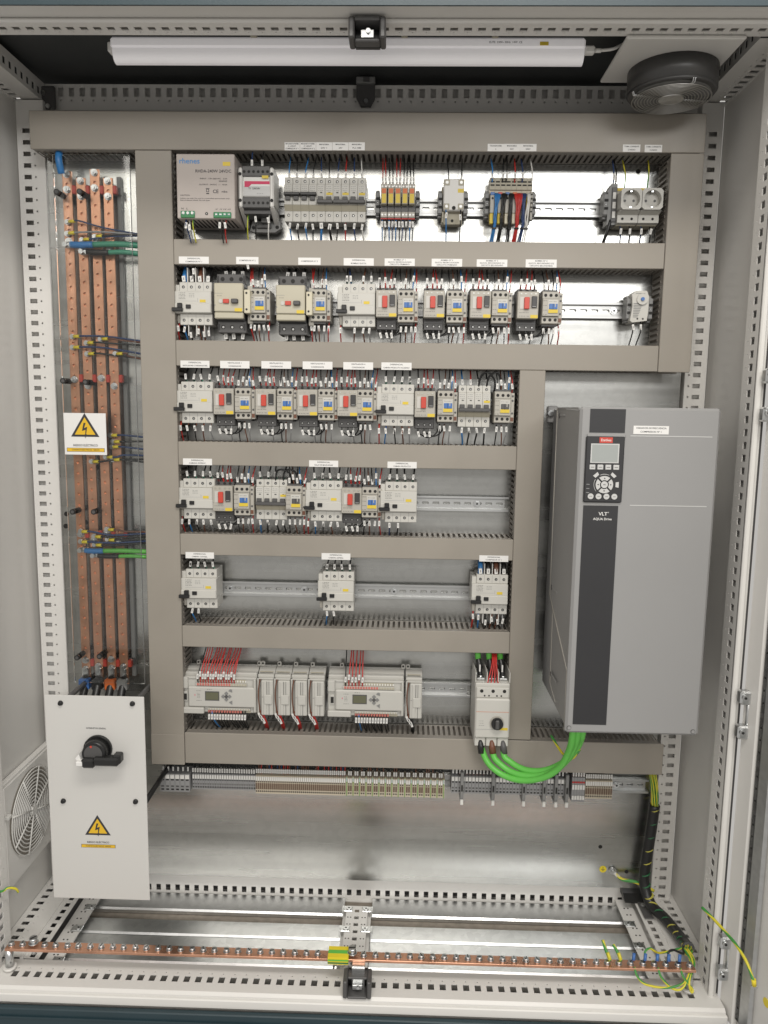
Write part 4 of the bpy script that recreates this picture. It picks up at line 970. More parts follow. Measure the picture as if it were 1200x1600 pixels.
one('housing', t, lambda b: (b.prism([(-10, -42), (10, -42), (10, 44), (-4, 44), (-10, 30)], -50, -14, 'grey'), b.box(-2, 8, -54, -50.2, -36, 36, 'dgrey')))
for z in (18, -2, -22): one('marker_plate', t, lambda b: b.box(-1, 6, -56, -54.1, z-7, z+7, 'marker', .5))
drop(t, 'above', [(0, 'd', 4), (5, 'k', 0)], 1.5, zduct=1770, ztip=44, y=48)
wire('k', [(X(953, 345, 280), 275, 1640), (X(948, 355, 280), 275, 1615), (X(942, 368, 285), 285, 1590), (X(940, 376, 290), 300, 1570)], 3.4, 'thick black cable below the dark terminals beside the sockets')
# thermostat
tx = (X(984.5, 478, 262)+X(1015.5, 478, 262))/2
t = thing('thermostat', 'small white ribbed thermostat with blue dial at the right of the second row', 'thermostat', (tx, PY, 1454)); t['short'] = 'the thermostat'
def f(b):
    b.prism([(-20, -30), (-15, -34), (17, -30), (19, -10), (19, 22), (14, 34), (-10, 34), (-18, 26), (-16, 0)], -62, -14, 'white_plastic')
one('housing', t, f)
one('vent_slots', t, lambda b: [b.box(-14, 6-k*1.2, -62.6, -62, 6-3.6*k, 7.6-3.6*k, 'grey') for k in range(9)]+[b.box(-10, 10, -62.6, -62, 28, 29, 'grey')], kind='stuff')
one('dial', t, lambda b: (b.cyl((4, -62, 16), (4, -66, 16), 12, 'white_plastic', 20), b.cyl((4, -66, 16), (4, -69, 16), 4, 'blue', 16)))
one('terminal_holes', t, lambda b: (b.disc(-4, -62, -26, 2, 'hole'), b.disc(8, -62, -26, 2, 'hole')), kind='stuff')
drop(t, 'below', [(-10, 'k', 0), (6, 'k', 0)], 1.4, zduct=1368, ztip=-34, y=54)
# ---------------- bottom row: controllers
def make_plc():
    t = thing('logic_controller', 'x', 'controller', (0, PY, 0))
    W = 90
    def f(b):
        b.box(-W, W, -60, -14, -44, 52, 'plc', 2); b.prism_x([(-60, 44), (-30, 58), (-14, 58), (-14, 30), (-60, 30)], -W, W, 'plc')
        b.box(-W, W, -70, -60.1, -44, 44, 'plc', 2); b.box(-72, W-1, -79, -70.1, -28, 22, 'plc', 3); b.box(-W, -73, -77, -70.1, 16, 44, 'plc', 2)
        b.box(-W, -34, -82, -70.1, -44, -29, 'plc', 2); b.box(-72, W, -73, -70.1, 40, 44, 'plc', .8)
        b.box(W-6, W, -79, -70.1, -40, 42, 'plc', 2)
        for s_ in (-61, 88): b.box(s_-5, s_+5, -22, -14, 56, 68, 'plc', 2); b.cyl((s_, -22, 64), (s_, -22.6, 64), 2.6, 'hole', 10)
        for k in range(5): b.box(-50+26*k, -30+26*k, -31+.2, -30, 52, 57, 'plc', .5)
    one('housing', t, f)
    def f(b): b.box(-54, 68, -76, -70.2, 24, 31, 'plc', .5); b.box(-52, 66, -71.5, -70.2, 31.2, 39, 'tan', .5); [b.box(-51+6.3*k, -46.2+6.3*k, -76.6, -76, 24.6, 30.4, 'pink' if k < 13 else 'tan') for k in range(19)]; [b.box(-50+6.3*k, -47+6.3*k, -72.6, -71.5, 32.5, 37, 'marker') for k in range(19)]
    one('upper_terminal_strip', t, f)
    def f(b): b.box(-26, 76, -76, -70.2, -36, -30.5, 'plc', .5); b.box(-26, 76, -72, -70.2, -43, -36.2, 'tan', .5); [b.box(-25+6.3*k, -20.2+6.3*k, -76.6, -72, -42, -36.4, 'pink') for k in range(13)]; [b.box(-24+6.3*k, -21+6.3*k, -76.5, -76, -35.4, -31.5, 'tan') for k in range(16)]
    one('lower_terminal_strip', t, f)
    one('display', t, lambda b: (b.box(-31, 3, -80, -79.1, -11, 12, 'dgrey', .5), b.box(-29, 1, -80.4, -80, -8.5, 9.5, 'lcd_green')))
    def f(b):
        c = (20, 0)
        for k in range(4):
            a = math.pi/4+math.pi/2*k-math.pi/4; x = c[0]+7.5*math.cos(a); z = c[1]+7.5*math.sin(a); b.prism([(x-5, z), (x, z-5), (x+5, z), (x, z+5)], -80.5, -79.1, 'grey')
        b.prism([(c[0]-5, 0), (c[0], -5), (c[0]+5, 0), (c[0], 5)], -81, -79.1, 'dgrey')
    one('arrow_keys', t, f)
    one('escape_key', t, lambda b: b.prism([(25, 14), (34, 10), (34, 17), (29, 18)], -80.3, -79.1, 'grey')); one('enter_key', t, lambda b: b.prism([(26, -14), (34, -20), (34, -10)], -80.3, -79.1, 'grey'))
    def f(b): b.box(-85, -74, -74, -70.2, -16, 8, 'plc', 1); b.box(-83, -76, -75, -74, -12, 3, 'hole')
    one('serial_port', t, f)
    one('printing', t, lambda b: (printing(b, -52, -37, 11, 14, -79, 1, 'grey', 3), printing(b, -50, -42, -6, 8, -79, 4, 'grey', 8), b.box(-56, -54.5, -79.2, -79, 0, 4, 'red_ink'), printing(b, -52, -38, -13, -10, -79, 1, 'dgrey', 12), printing(b, -26, -14, 15, 18, -79, 1, 'grey', 5)), kind='stuff')
    return t
pl = make_plc(); pcx = (X(281.5, 1090, 247)+X(400.5, 1090, 247))/2
pl.location = Vector((pcx, PY, 540))*S; pl['label'] = 'grey logic controller with small display at the left of the bottom row'; pl['group'] = 'two logic controllers'
p2x = (X(512, 1090, 247)+X(630.6, 1090, 247))/2
pl2 = copy_tree(pl, (p2x, PY, 540), 'grey logic controller with small display in the middle of the bottom row')
def make_exp():
    t = thing('expansion_module', 'x', 'controller module', (0, PY, 0)); h = 19.5
    def f(b):
        b.box(-h, h, -62, -14, -46, 50, 'plc', 1.5); b.prism_x([(-62, 44), (-30, 58), (-14, 58), (-14, 30), (-62, 30)], -h, h, 'plc')
        b.box(-h+10, h, -76, -62.1, -46, 40, 'plc', 2); b.box(-h, -h+4, -72, -62.1, -46, 44, 'plc', 1); b.box(-h-0, h, -70, -62.1, 40.2, 44, 'plc', 1)
        b.box(-h+0, -h+10, -22, -14, 56, 68, 'plc', 2); b.cyl((-h+5, -22, 64), (-h+5, -22.6, 64), 2.6, 'hole', 10)
    one('housing', t, f)
    def f(b): b.tube([(-12, -72, 42), (-15.5, -74, 20), (-16, -74, -5), (-13.5, -73, -30), (-11, -72, -46)], 1.5, 'brownwire', 6, 4)
    one('flat_cable', t, f)
    one('terminal_door', t, lambda b: (b.box(-4, 4, -78, -76.1, -44, 38, 'plc', .8), b.box(9, 10, -76.5, -76, -44, 38, 'dgrey'), b.box(-8, 4, -76.5, -76, -1, 0, 'grey'), b.box(4.1, 5.2, -76.6, -76, 2, 38, 'dgrey')))
    one('latch_tab', t, lambda b: b.box(-2, 17, -80, -76.2, -17, 6, 'plc', 1))
    one('vent_slots', t, lambda b: [b.box(-h+4, h-4, -46-5*k, -44-5*k, 51-0+2.2*k-.6, 51.6+2.2*k, 'tan') for k in range(3)], kind='stuff'); return t
ex = make_exp(); st = 0
for i, (a, b_) in enumerate(((401.5, 427), (427.5, 453.5), (454, 480), (480.5, 507), (633.5, 659.5))):
    x = (X(a, 1090, 250)+X(b_, 1090, 250))/2; loc = (x, PY, 540)
    lab = f"grey controller expansion module, {ORD[i]} of four right of the left controller" if i < 4 else 'grey controller expansion module standing alone right of the middle controller'
    if i == 0: ex.location = Vector(loc)*S; ex['label'] = lab; ex['group'] = 'controller expansion modules'; o = ex
    else: o = copy_tree(ex, loc, lab)
    o['short'] = f'the {ORD[i]} expansion module'
    for q in range(3):
        c = 'r' if i < 4 else 'k'; cx_ = loc[0]-6+3*q
        wire(c, [(cx_-8, 262, 500), (cx_-3, 258, 486), (cx_+2, 262, 470), (cx_+2, 285, 444)], 1.5, f"{'red' if i < 4 else 'black'} wire, {ORD[q]} of three, from the bottom of {o['short']}", ((cx_-8+2*q, 255, 492-7*q), (.4, 0, -1)))
for o, ups, dns in ((pl, 15, 14), (pl2, 6, 12)):
    a = o.location/S; nm_ = 'left controller' if o is pl else 'middle controller'
    for k in range(ups):
        x = a.x-48+(k*6.2 if o is pl else k*8); z0 = 540+42; dx = random.uniform(8, 16) if o is pl else random.uniform(-1, 5)
        c = 'k' if k == 0 else 'r'
        wire(c, [(x, 251, z0-12), (x, 248, z0+3), (x+dx*.35, 262, z0+30), (x+dx, 285, z0+62), (x+dx*1.15, 292, 674)], 1.5, f"{WCOL[c][1]} wire, {nth(k+1)} from left, above the {nm_}", ((x+.5, 246, z0+7+(6 if k % 3 == 1 else 0)), (.08, 0, 1)), ((x, 251, z0-13), (x, 249.5, z0-2), 'redwire'))
    for k in range(dns):
        x = a.x-22+k*6.6; z0 = 540-42; dx = random.uniform(2, 12); c = 'b' if (k == 1) else 'k'
        wire(c, [(x, 252, z0+10), (x, 249, z0-3), (x+dx*.4, 256, z0-24), (x+dx, 280, z0-50), (x+dx, 290, 446)], 1.5, f"{WCOL[c][1]} wire, {nth(k+1)} from left, below the {nm_}", ((x+.3, 247, z0-9), (.05, 0, 1)), ((x, 252, z0+11), (x, 250, z0+1), 'redwire'))
# big moulded breaker
bx = (X(743.5, 1120, 192)+X(795, 1120, 192))/2
t = thing('moulded_breaker', 'large white three-pole motor breaker with black rotary knob and green cables', 'circuit breaker', (bx, PY, 541)); t['short'] = 'the large white motor breaker'
def f(b):
    b.box(-39, 40, -118, -14, -86, 60, 'white_plastic', 2); b.box(-39, 40, -132, -118.1, -66, 28, 'white_plastic', 3); b.box(-37, 38, -124, -118.1, 28.1, 52, 'white_plastic', 1.5)
    for k in range(3): b.box(-38+26.3*k, -13.5+26.3*k, -126, -118.1, -88, -68, 'white_plastic', 1.5)
    for k in range(4): b.box(-39+26*k, -37+26*k, -112, -30, 60, 84, 'white_plastic')
one('housing', t, f)
def f(b):
    for k in range(3): x = -25+26*k; b.cyl((x, -124, 44), (x, -124.6, 44), 4, 'hole', 12); b.screw(x, -126, -78, 4.2); b.box(x-9, x+9, -100, -60, 61, 66, 'zinc', 1); b.cyl((x, -90, 66), (x, -90, 70), 6, 'zinc', 8)
    for x in (-18, -8, 10, 20): b.cyl((x, -124, 33), (x, -124.6, 33), 2, 'hole', 8)
one('terminals', t, f, kind='stuff')
one('knob', t, lambda b: (b.cyl((11, -132, -28), (11, -135, -28), 16, 'lgrey', 20), b.cyl((11, -135, -28), (11, -143, -28), 13.5, 'black', 20), b.box(6, 15, -149, -143, -38, -17, 'dgrey', 2)))
one('tag', t, lambda b: b.box(18, 36, -132.6, -132, -46, -40, 'yellow'))
one('seam', t, lambda b: (b.box(-37, 38, -132.3, -132, -3, -2.3, 'orange'), b.box(-37, 38, -132.3, -132, -45, -44.4, 'greywire'), printing(b, -30, -18, -38, -22, -132, 3, 'greywire', 3)), kind='stuff')
for k in range(3):
    X0 = bx-25+26*k
    top = ['left', 'middle', 'right'][k]
    b = MB(); b.tube([(X0, 245, 606), (X0-2, 252, 628), (X0-4, 262, 642)], 6.5, 'blackwire', 10, 4); b.tube([(X0-4, 261, 640), (X0-7, 278, 680)], 6.9, 'green', 10, 1)
    tag(b.build('power_cable'), f"green cable with black shrink sleeve on the {top} upper terminal of the white breaker", 'cable', 'green cables above the white breaker')
    if k != 1: b = MB(); b.box(X0-4, X0-1, 232, 236, 620, 636, 'marker'); b.build('marker_sleeve', bpy.data.objects['power_cable' if k == 0 else 'power_cable.002'])
for k in range(4):
    X0 = bx-14+8*k
    wire('r', [(X0, 205, 566), (X0+3, 212, 600), (bx+2+3*k, 240, 640), (bx+4+4*k, 280, 672)], 1.6, f"thin red wire, {ORD[k]} from left, in front of the upper terminals of the white breaker")
# ---- opening in the duct lids round the breaker
one('lid_cutout', bpy.data.objects['wiring_duct.008'], lambda b: b.box(bx-40+32-0, bx+44+32, LIDY-PY-.6, LIDY-PY-.1, 0, 0.1, 'hole')) if False else None
# ================================================================== TERMINAL STRIP
def term(name, W, z0, z1, d, body, tagc='marker', tiers=1, brown=False, gy=False):
    """one terminal slice, origin on the rail centre line"""
    def f(b):
        h = W/2-.35
        b.box(-h, h, -d, -14, z0, z1, body); b.box(-h*.86, h*.86, -d-1.6, -d-.1, z1-12, z1-2, tagc)
        b.box(-h*.6, h*.6, -d-.4, -d, z1-17, z1-13.6, 'hole'); b.box(-h*.6, h*.6, -d-.4, -d, z0+4, z0+8, 'hole')
        if brown: b.box(-h*.8, h*.8, -d-.5, -d, z0+11, z1-19, 'term_brown')
        elif tiers: b.box(-h*.6, h*.6, -d-.3, -d, z0+12, z0+16, 'dgrey')
        if gy: b.box(-h*.55, h*.55, -d-.6, -d-.1, z0, z1, 'term_gy'); b.box(-h*.25, h*.25, -d-1.9, -d-.5, z0, z1, 'dgreen')
    b = MB(); f(b); return b.mesh(name)
strip_wires = MB()
def strip(prefix, pxs, n, me, name, zc, label, group, cat='terminal'):
    a, e = X(pxs[0], 1225, 275), X(pxs[1], 1225, 275); out = []
    for i in range(n):
        o = bpy.data.objects.new(name, me); COL.objects.link(o); o.location = Vector((a+(e-a)*(i+.5)/n, PY, zc))*S
        o['label'] = f'{label}, {nth(i+1)} from left'; o['category'] = cat; o['group'] = group; out.append(o)
    return a, e, (e-a)/n
def sw(x, z, c='blackwire', zt=376):
    jx = random.uniform(-1, 1); strip_wires.tube([(x, 284, z-2), (x+jx*.5, 280, z+8), (x+jx, 290, zt+10)], 1.3, c, 5, 2, False); strip_wires.box(x-1.8, x+1.8, 274.5, 277.5, z+3, z+13, 'marker'); strip_wires.box(x-.5, x+.5, 274.2, 274.5, z+5, z+11, 'greywire')
w_ = (X(298, 1225, 275)-X(252, 1225, 275))/6
a, e, s_ = strip('a', (252, 298), 6, term('a', w_, -22, 24, 58, 'term_grey'), 'feed_terminal', 307, 'wide grey feed terminal at the left end of the strip', 'six wide grey feed terminals')
for i in range(6): sw(a+s_*(i+.5), 332)
w_ = (X(399, 1225, 275)-X(300, 1225, 275))/26
a, e, s_ = strip('b', (300, 399), 26, term('b', w_, -20, 20, 46, 'term_grey'), 'grey_terminal', 307, 'narrow grey terminal between the wide ones and the beige group', 'narrow grey terminals, left group')
for i in range(26): sw(a+s_*(i+.5), 330)
w_ = (X(540, 1225, 275)-X(399.5, 1225, 275))/44
a, e, s_ = strip('c', (399.5, 540), 44, term('c', w_, -24, 22, 52, 'term_beige', brown=True), 'beige_terminal', 307, 'narrow beige terminal with brown centre, long middle group', 'narrow beige terminals, middle group')
for i in range(44): sw(a+s_*(i+.5), 332, random.choice(['blackwire', 'blackwire', 'brownwire', 'redwire', 'dbluewire']))
wd = (X(695, 1225, 275)-X(540, 1225, 275))/46
mg = term('g', wd, -25, 24, 50, 'term_beige', gy=True); mb_ = term('h', wd, -23, 22, 52, 'term_beige', brown=True)
a, e = X(540, 1225, 275), X(695, 1225, 275)
for i in range(46):
    g_ = i % 3 == 0
    o = bpy.data.objects.new('earth_terminal' if g_ else 'beige_terminal', mg if g_ else mb_); COL.objects.link(o); o.location = Vector((a+wd*(i+.5), PY, 307))*S; o['category'] = 'terminal'
    o['label'] = f'yellow and green earth terminal between beige pairs, {nth(i//3+1)} from left' if g_ else f'{[chr(0), "left", "right"][i%3]} beige terminal right of the {nth(i//3+1)} yellow and green earth terminal'
    o['group'] = 'yellow and green earth terminals' if g_ else 'beige terminals among the earth terminals'
    if not g_: sw(a+wd*(i+.5), 332, random.choice(['blackwire', 'brownwire', 'blackwire']))
a, e = X(705, 1225, 275), X(887, 1225, 275); n = 34; wd = (e-a)/n; me = term('e', wd, -16, 28, 50, 'term_grey')
STEM = [4, 10.5, 19, 25.5, 29, 33]
for i in range(n):
    xx = a+wd*(i+.5)
    o = bpy.data.objects.new('grey_terminal', me); COL.objects.link(o); o.location = Vector((xx, PY, 312))*S; o['category'] = 'terminal'; o['label'] = f'dark grey terminal in the group with tall markers, {nth(i+1)} from left'; o['group'] = 'dark grey terminals, right group'
    sw(xx, 344, 'orange' if 4 < i < 9 else random.choice(['blackwire', 'blackwire', 'dbluewire', 'redwire']), 378)
def make_marker():
    t = thing('group_marker', 'x', 'end stop', (0, PY, 0), 'tall grey group markers in the terminal strip')
    one('marker_post', t, lambda b: (b.box(-3.8, 3.8, -62, -14, -22, 44, 'grey', 1), b.box(-2, 2, -62.5, -62, -4, 12, 'hole'), b.box(-4, 4, -58, -20, -32, -22.1, 'grey', 1)))
    one('marker_plate', t, lambda b: b.box(-3.4, 3.4, -64, -58.1, -38, -26, 'marker', .6)); return t
gm = make_marker()
for i, px in enumerate((722, 771, 819, 851, 869.5, 886.5)):
    lab = f"tall grey group marker with white plate, {ORD[i]} of six in the right terminal group"; loc = (X(px, 1225, 265), PY, 311)
    if i == 0: gm.location = Vector(loc)*S; gm['label'] = lab
    else: copy_tree(gm, loc, lab)
a, e = X(893.5, 1225, 275), X(914, 1225, 275)
me = (lambda b: (b.box(-2.9, 2.9, -50, -14, -36, 26, 'term_grey'), b.box(-2.6, 2.6, -53, -50.1, -4, 8, 'marker', .4), b.box(-2.6, 2.6, -53, -50.1, -30, -20, 'marker', .4), b.box(-2.6, 2.6, -51, -50.1, 12, 16, 'redwire'), b.mesh('t'))[-1])(MB())
for i in range(5):
    o = bpy.data.objects.new('double_terminal', me); COL.objects.link(o); o.location = Vector((a+(e-a)*(i+.5)/5, PY, 318))*S; tag(o, f'double-deck terminal with two white markers, {nth(i+1)} of five from left', 'terminal', 'double-deck terminals'); sw(a+(e-a)*(i+.5)/5, 344, 'redwire', 376)
a, e = X(914.5, 1225, 275), X(957, 1225, 275); me = term('f', (e-a)/12, -26, 20, 52, 'term_beige', brown=True)
for i in range(12):
    o = bpy.data.objects.new('beige_terminal', me); COL.objects.link(o); o.location = Vector((a+(e-a)*(i+.5)/12, PY, 318))*S; tag(o, f'beige terminal in the last group at the strip end, {nth(i+1)} from left', 'terminal', 'beige terminals, right end'); sw(a+(e-a)*(i+.5)/12, 340, 'blackwire', 376)
tag(strip_wires.build('terminal_wires', kind='stuff'), 'dense short wires with white sleeves rising from the terminal strip', 'wires')
# ================================================================== LABELS ON THE LIDS
def plate_label(px0, px1, py0, py1, lines, label, m='label', y=LIDY, name='label_strip', size=4.2, grp='white name labels on the duct lids'):
    x0, z1 = at(px0, (py0), y); x1, z0 = at(px1, py1, y); z0 = at((px0+px1)/2, py1, y)[1]; z1 = at((px0+px1)/2, py0, y)[1]
    t = thing(name, label, 'label', ((x0+x1)/2, y, (z0+z1)/2), grp)
    W, H = x1-x0, z1-z0
    one('plate', t, lambda b: b.box(-W/2, W/2, -.8, -.05, -H/2, H/2, m))
    n = len(lines); sz = min(size, H/(n+.6)*.95)
    for i, l in enumerate(lines):
        z = H/2-H*(i+.5+.15*(1 if n > 1 else 0))/(n+.3*(n > 1)); text(l, sz, 0, -1.0, z, t, 'ink', width=min(W*.86, len(l)*sz*.62))
    return t
for k, (a, b_, l) in enumerate(((444.7, 468.5, ['MAGNETOTERM.', 'C.VENT.', 'COMPRESOR Nº 1']), (469, 493.5, ['MAGNETOTERM.', 'C.VENT.', 'COMPRESOR Nº 2']), (494, 519, ['MANIOBRA', '24V 1']), (519.5, 544.5, ['MANIOBRA', '24V']), (545, 570, ['MANIOBRA', 'PLC HMI']))):
    plate_label(a, b_, 222.5, 235, l, f"white label on the top duct, {ORD[k]} of five above the two-pole breakers")
for k, (a, b_, l) in enumerate(((762, 787, ['TRANSFORM.', '+']), (787.3, 812, ['MANIOBRA', '24V']), (812.3, 838, ['MANIOBRA', '230V']))):
    plate_label(a, b_, 225, 236.5, l, f"white label on the top duct, {ORD[k]} of three above the cable bundles")
plate_label(973.5, 1000, 226, 237.5, ['TOMA CORRIENTE', 'CUADRO'], 'white label above the left power socket'); plate_label(1007.5, 1034, 226.5, 238, ['TOMA CORRIENTE', 'CUADRO'], 'white label above the right power socket')
R2 = [((279.5, 326.5, 401, 412), ['DIFERENCIAL', 'COMPRESOR Nº 1'], 'above the first residual breaker'), ((369, 404, 401.5, 412.8), ['COMPRESOR Nº 2'], 'above the left large motor starter'), ((466, 501, 402.7, 414), ['COMPRESOR Nº 3'], 'above the right large motor starter'),
      ((537, 584, 403.5, 415), ['DIFERENCIAL', 'BOMBAS GLICOL'], 'above the second residual breaker'), ((601, 648, 404, 415.5), ['BOMBA Nº 1', 'GLICOL RECIRCULACION', 'CIRCUITO PRIMARIO'], 'above the first motor breaker'), ((674.5, 722, 404.5, 416.5), ['BOMBA Nº 2', 'GLICOL RECIRCULACION', 'CIRCUITO PRIMARIO'], 'above the second motor breaker'),
      ((745, 792.5, 405.5, 417), ['BOMBA Nº 3', 'GLICOL SECUNDARIO 1/2', 'CIRCUITO SECUNDARIO'], 'above the third motor breaker'), ((821.5, 869.5, 405.5, 418), ['BOMBA Nº 4', 'GLICOL SECUNDARIO 2/2', 'CIRCUITO SECUNDARIO'], 'above the fourth motor breaker')]
for q, l, s_ in R2: plate_label(*q, l, 'white name label '+s_+' of the second row')
R3 = [((282, 327.5, 563.5, 574.5), ['DIFERENCIAL', 'VENTILADORES CONDENSADORES'], 'above the first residual breaker'), ((344, 390, 564, 575.5), ['VENTILADOR 1', 'CONDENSADOR'], 'above the first motor breaker'), ((408.5, 455, 564.5, 576), ['VENTILADOR 2', 'CONDENSADOR'], 'above the second motor breaker'),
      ((473, 519.5, 565, 577), ['VENTILADOR 3', 'CONDENSADOR'], 'above the third motor breaker'), ((536.5, 583, 566, 577.5), ['VENTILADOR 4', 'CONDENSADOR'], 'above the fourth motor breaker'), ((596, 643, 566.5, 578), ['DIFERENCIAL', 'CAMARA PRODUCTO ACABADO'], 'above the second residual breaker')]
for q, l, s_ in R3: plate_label(*q, l, 'white name label '+s_+' of the third row')
R4 = [((286, 331.5, 716.5, 726.5), ['DIFERENCIAL', 'CAMARA EXPEDIC.'], 'above the first residual breaker'), ((483, 528.5, 719.5, 729.5), ['DIFERENCIAL', 'SALA DE MAQUINAS'], 'above the second residual breaker'), ((605.5, 651, 721.5, 731.5), ['DIFERENCIAL', 'CAMARA PRODUCTO'], 'above the third residual breaker')]
for q, l, s_ in R4: plate_label(*q, l, 'white name label '+s_+' of the fourth row')
R5 = [((290, 334.5, 862.8, 872.5), ['DIFERENCIAL', 'CAMARA CONGEL.'], 'above the left residual breaker'), ((502.5, 547.5, 864.5, 874.5), ['DIFERENCIAL', 'CAMARA ESPERA'], 'above the middle residual breaker'), ((749, 794, 868, 877.5), ['DIFERENCIAL', 'COMPRESOR Nº 1'], 'above the right residual breaker')]
for q, l, s_ in R5: plate_label(*q, l, 'white name label '+s_+' of the fifth row')
# ================================================================== BUSBARS
BY = 293
def make_bar():
    t = thing('busbar', 'x', 'busbar', (0, BY, 0))
    def f(b):
        b.perf((-10.5, 0, 575), (0, 0, 1), (1, 0, 0), 46, 25, [(0, 6.5, None), (6.5, 14.5, ('round', 3.7)), (14.5, 21, None)], -5, 'copper')
        b.box(-10.5, -10.4, 0, 5, 575, 1725, 'copper'); b.box(10.4, 10.5, 0, 5, 575, 1725, 'copper'); b.box(-10.5, 10.5, 0, 5, 1725, 1740, 'copper'); b.box(-10.5, 10.5, 0, 5, 560, 575, 'copper'); b.box(-10.3, 10.3, 4.9, 5, 575, 1725, 'copper')
    one('copper_bar', t, f)
    for z in (1733, 1700, 1588, 1280, 917, 606, 584): 
        def f(b): b.cyl((0, -.2, z), (0, -2.5, z), 8, 'zinc', 14); b.cyl((0, -2.6, z), (0, -8.5, z), 6.6, 'zinc', 6); b.cyl((0, -8.6, z), (0, -11, z), 3.4, 'zinc', 8)
        one('bolt', t, f)
    return t
bar = make_bar(); bx_ = [X(112, 470, BY), X(133, 470, BY), X(154.5, 470, BY), X(174.5, 470, BY)]; BX = bx_
for i in range(4):
    lab = f"vertical punched copper busbar, {['leftmost', 'second from left', 'third from left', 'rightmost'][i]} of four"
    if i == 0: bar.location = Vector((bx_[0], BY, 0))*S; bar['label'] = lab; bar['group'] = 'four vertical copper busbars'
    else: copy_tree(bar, (bx_[i], BY, -14 if i % 2 else 4), lab)
for z in (1700, 1283, 917, 600):
    t = thing('busbar_support', {1700: 'topmost', 1283: 'second highest', 917: 'third highest', 600: 'lowest'}[z]+' red insulating support crossing behind the copper busbars', 'busbar support', (0, 302, z), 'red busbar supports')
    for i in range(4):
        one('insulator', t, lambda b: b.box(bx_[i]+11.5, bx_[i]+20.5, -14, -1, -9, 9, 'red', 1.5))
    one('support_bar', t, lambda b: b.box(bx_[0]-14, bx_[3]+24, 0, 11, -8, 8, 'dgrey', 1)) 
for i in range(4):                            # dark strips painting the shadow in the gaps between the bars
    t = MB(); t.box(bx_[i]+12, bx_[i]+22, 314, 324, 560, 1735, 'grey', 1); tag(t.build('shade_strip'), f"dark vertical shade strip right of busbar {['one', 'two', 'three', 'four'][i]} counted from left", 'strip', 'dark strips behind the busbars')
for i, (c, nm_) in enumerate((('blue', 'blue'), ('black', 'black'), ('orange', 'brown'), ('grey', 'grey'))):
    t = MB(); x = bx_[i]; 
    t.tube([(x+2, 286, 566), (x+3, 270, 540), (x+4, 240, 500), (x+8, 230, 440)], 9.5, 'blackwire', 10, 3); o = t.build('supply_cable'); tag(o, f"thick black supply cable with {nm_} sleeve at the foot of a busbar", 'cable', 'thick supply cables under the busbars')
    one('colour_sleeve', o, lambda b: b.box(x-11, x+14, 268, 288, 538, 566, c, 3)); one('cable_lug', o, lambda b: b.box(x-8, x+8, 286, 292, 562, 588, 'zinc', 1.5))
# cables leaving the busbars to the right, behind the duct
def lugcable(px, py, px1, py1, c, r, label, sag=0, y0=286, y1=284, sl='sleeve_yellow'):
    x, z = at(px, py, y0); x1, z1 = at(px1, py1, y1)
    b = MB(); b.tube([(x+14, y0-6, z), (x+30, y0-9, z+1), ((x+x1)/2, y0-4, (z+z1)/2+sag), (x1, y1+6, z1), (x1+14, y1+8, z1-2)], r, WCOL[c][0] if c in WCOL else c, 8, 4)
    o = b.build('bar_cable'); tag(o, label, 'cable', 'cables bolted to the busbars')
    one('lug', o, lambda b: (b.cyl((x, y0+4, z), (x, y0-1, z), 6.2, 'zinc', 12), b.cyl((x, y0-1, z), (x, y0-6, z), 4.6, 'zinc', 6)))
    if sl: one('sleeve', o, lambda b: b.cyl((x+6, y0-5, z), (x+20, y0-7.5, z+.5), r+1.6, sl, 8))
    return o
lc = [(105, 347, 222, 366, 'd', 1.8, 0), (105, 365, 222, 367, 'g', 2.2, 4), (128, 375, 222, 368, 'd', 1.8, 2), (148, 370, 222, 367, 'k', 2, 2), (113, 526, 222, 533, 'd', 2.2, 5), (135, 536, 222, 539, 'k', 2.2, 1), (113, 543, 222, 553, 'd', 2.2, 6), (136, 553, 222, 560, 'k', 2.2, 2), (157, 530, 222, 535, 'n', 2, 1), (180, 553, 222, 561, 'n', 2, 1),
      (172, 680, 222, 683, 'd', 2.2, 2), (176, 690, 222, 690, 'k', 2.2, 0), (174, 698, 222, 702, 'd', 2.2, 2), (165, 714, 222, 712, 'd', 2.2, 3), (143, 721, 222, 718, 'k', 2.2, 2), (176, 718, 222, 722, 'k', 2.2, 2),
      (126, 830, 228, 834, 'd', 2.4, -6), (147, 838, 228, 838, 'k', 2.4, -3), (167, 827, 228, 832, 'n', 2.2, -1), (126, 846, 228, 846, 'd', 2.4, -3), (148, 851, 228, 849, 'k', 2.4, -2), (168, 843, 228, 844, 'k', 2.2, 0)]
gname = lambda py: 'top group' if py < 400 else 'second group' if py < 600 else 'group behind the sign' if py < 760 else 'lowest group'
cn = {}
for q in lc:
    g_ = gname(q[1]); i = cn.get(g_, 0); cn[g_] = i+1
    lugcable(q[0], q[1], q[2], q[3], q[4], q[5], f"{WCOL[q[4]][1]} cable with yellow lug, {nth(i+1)} of the {g_} on the busbars", q[6])
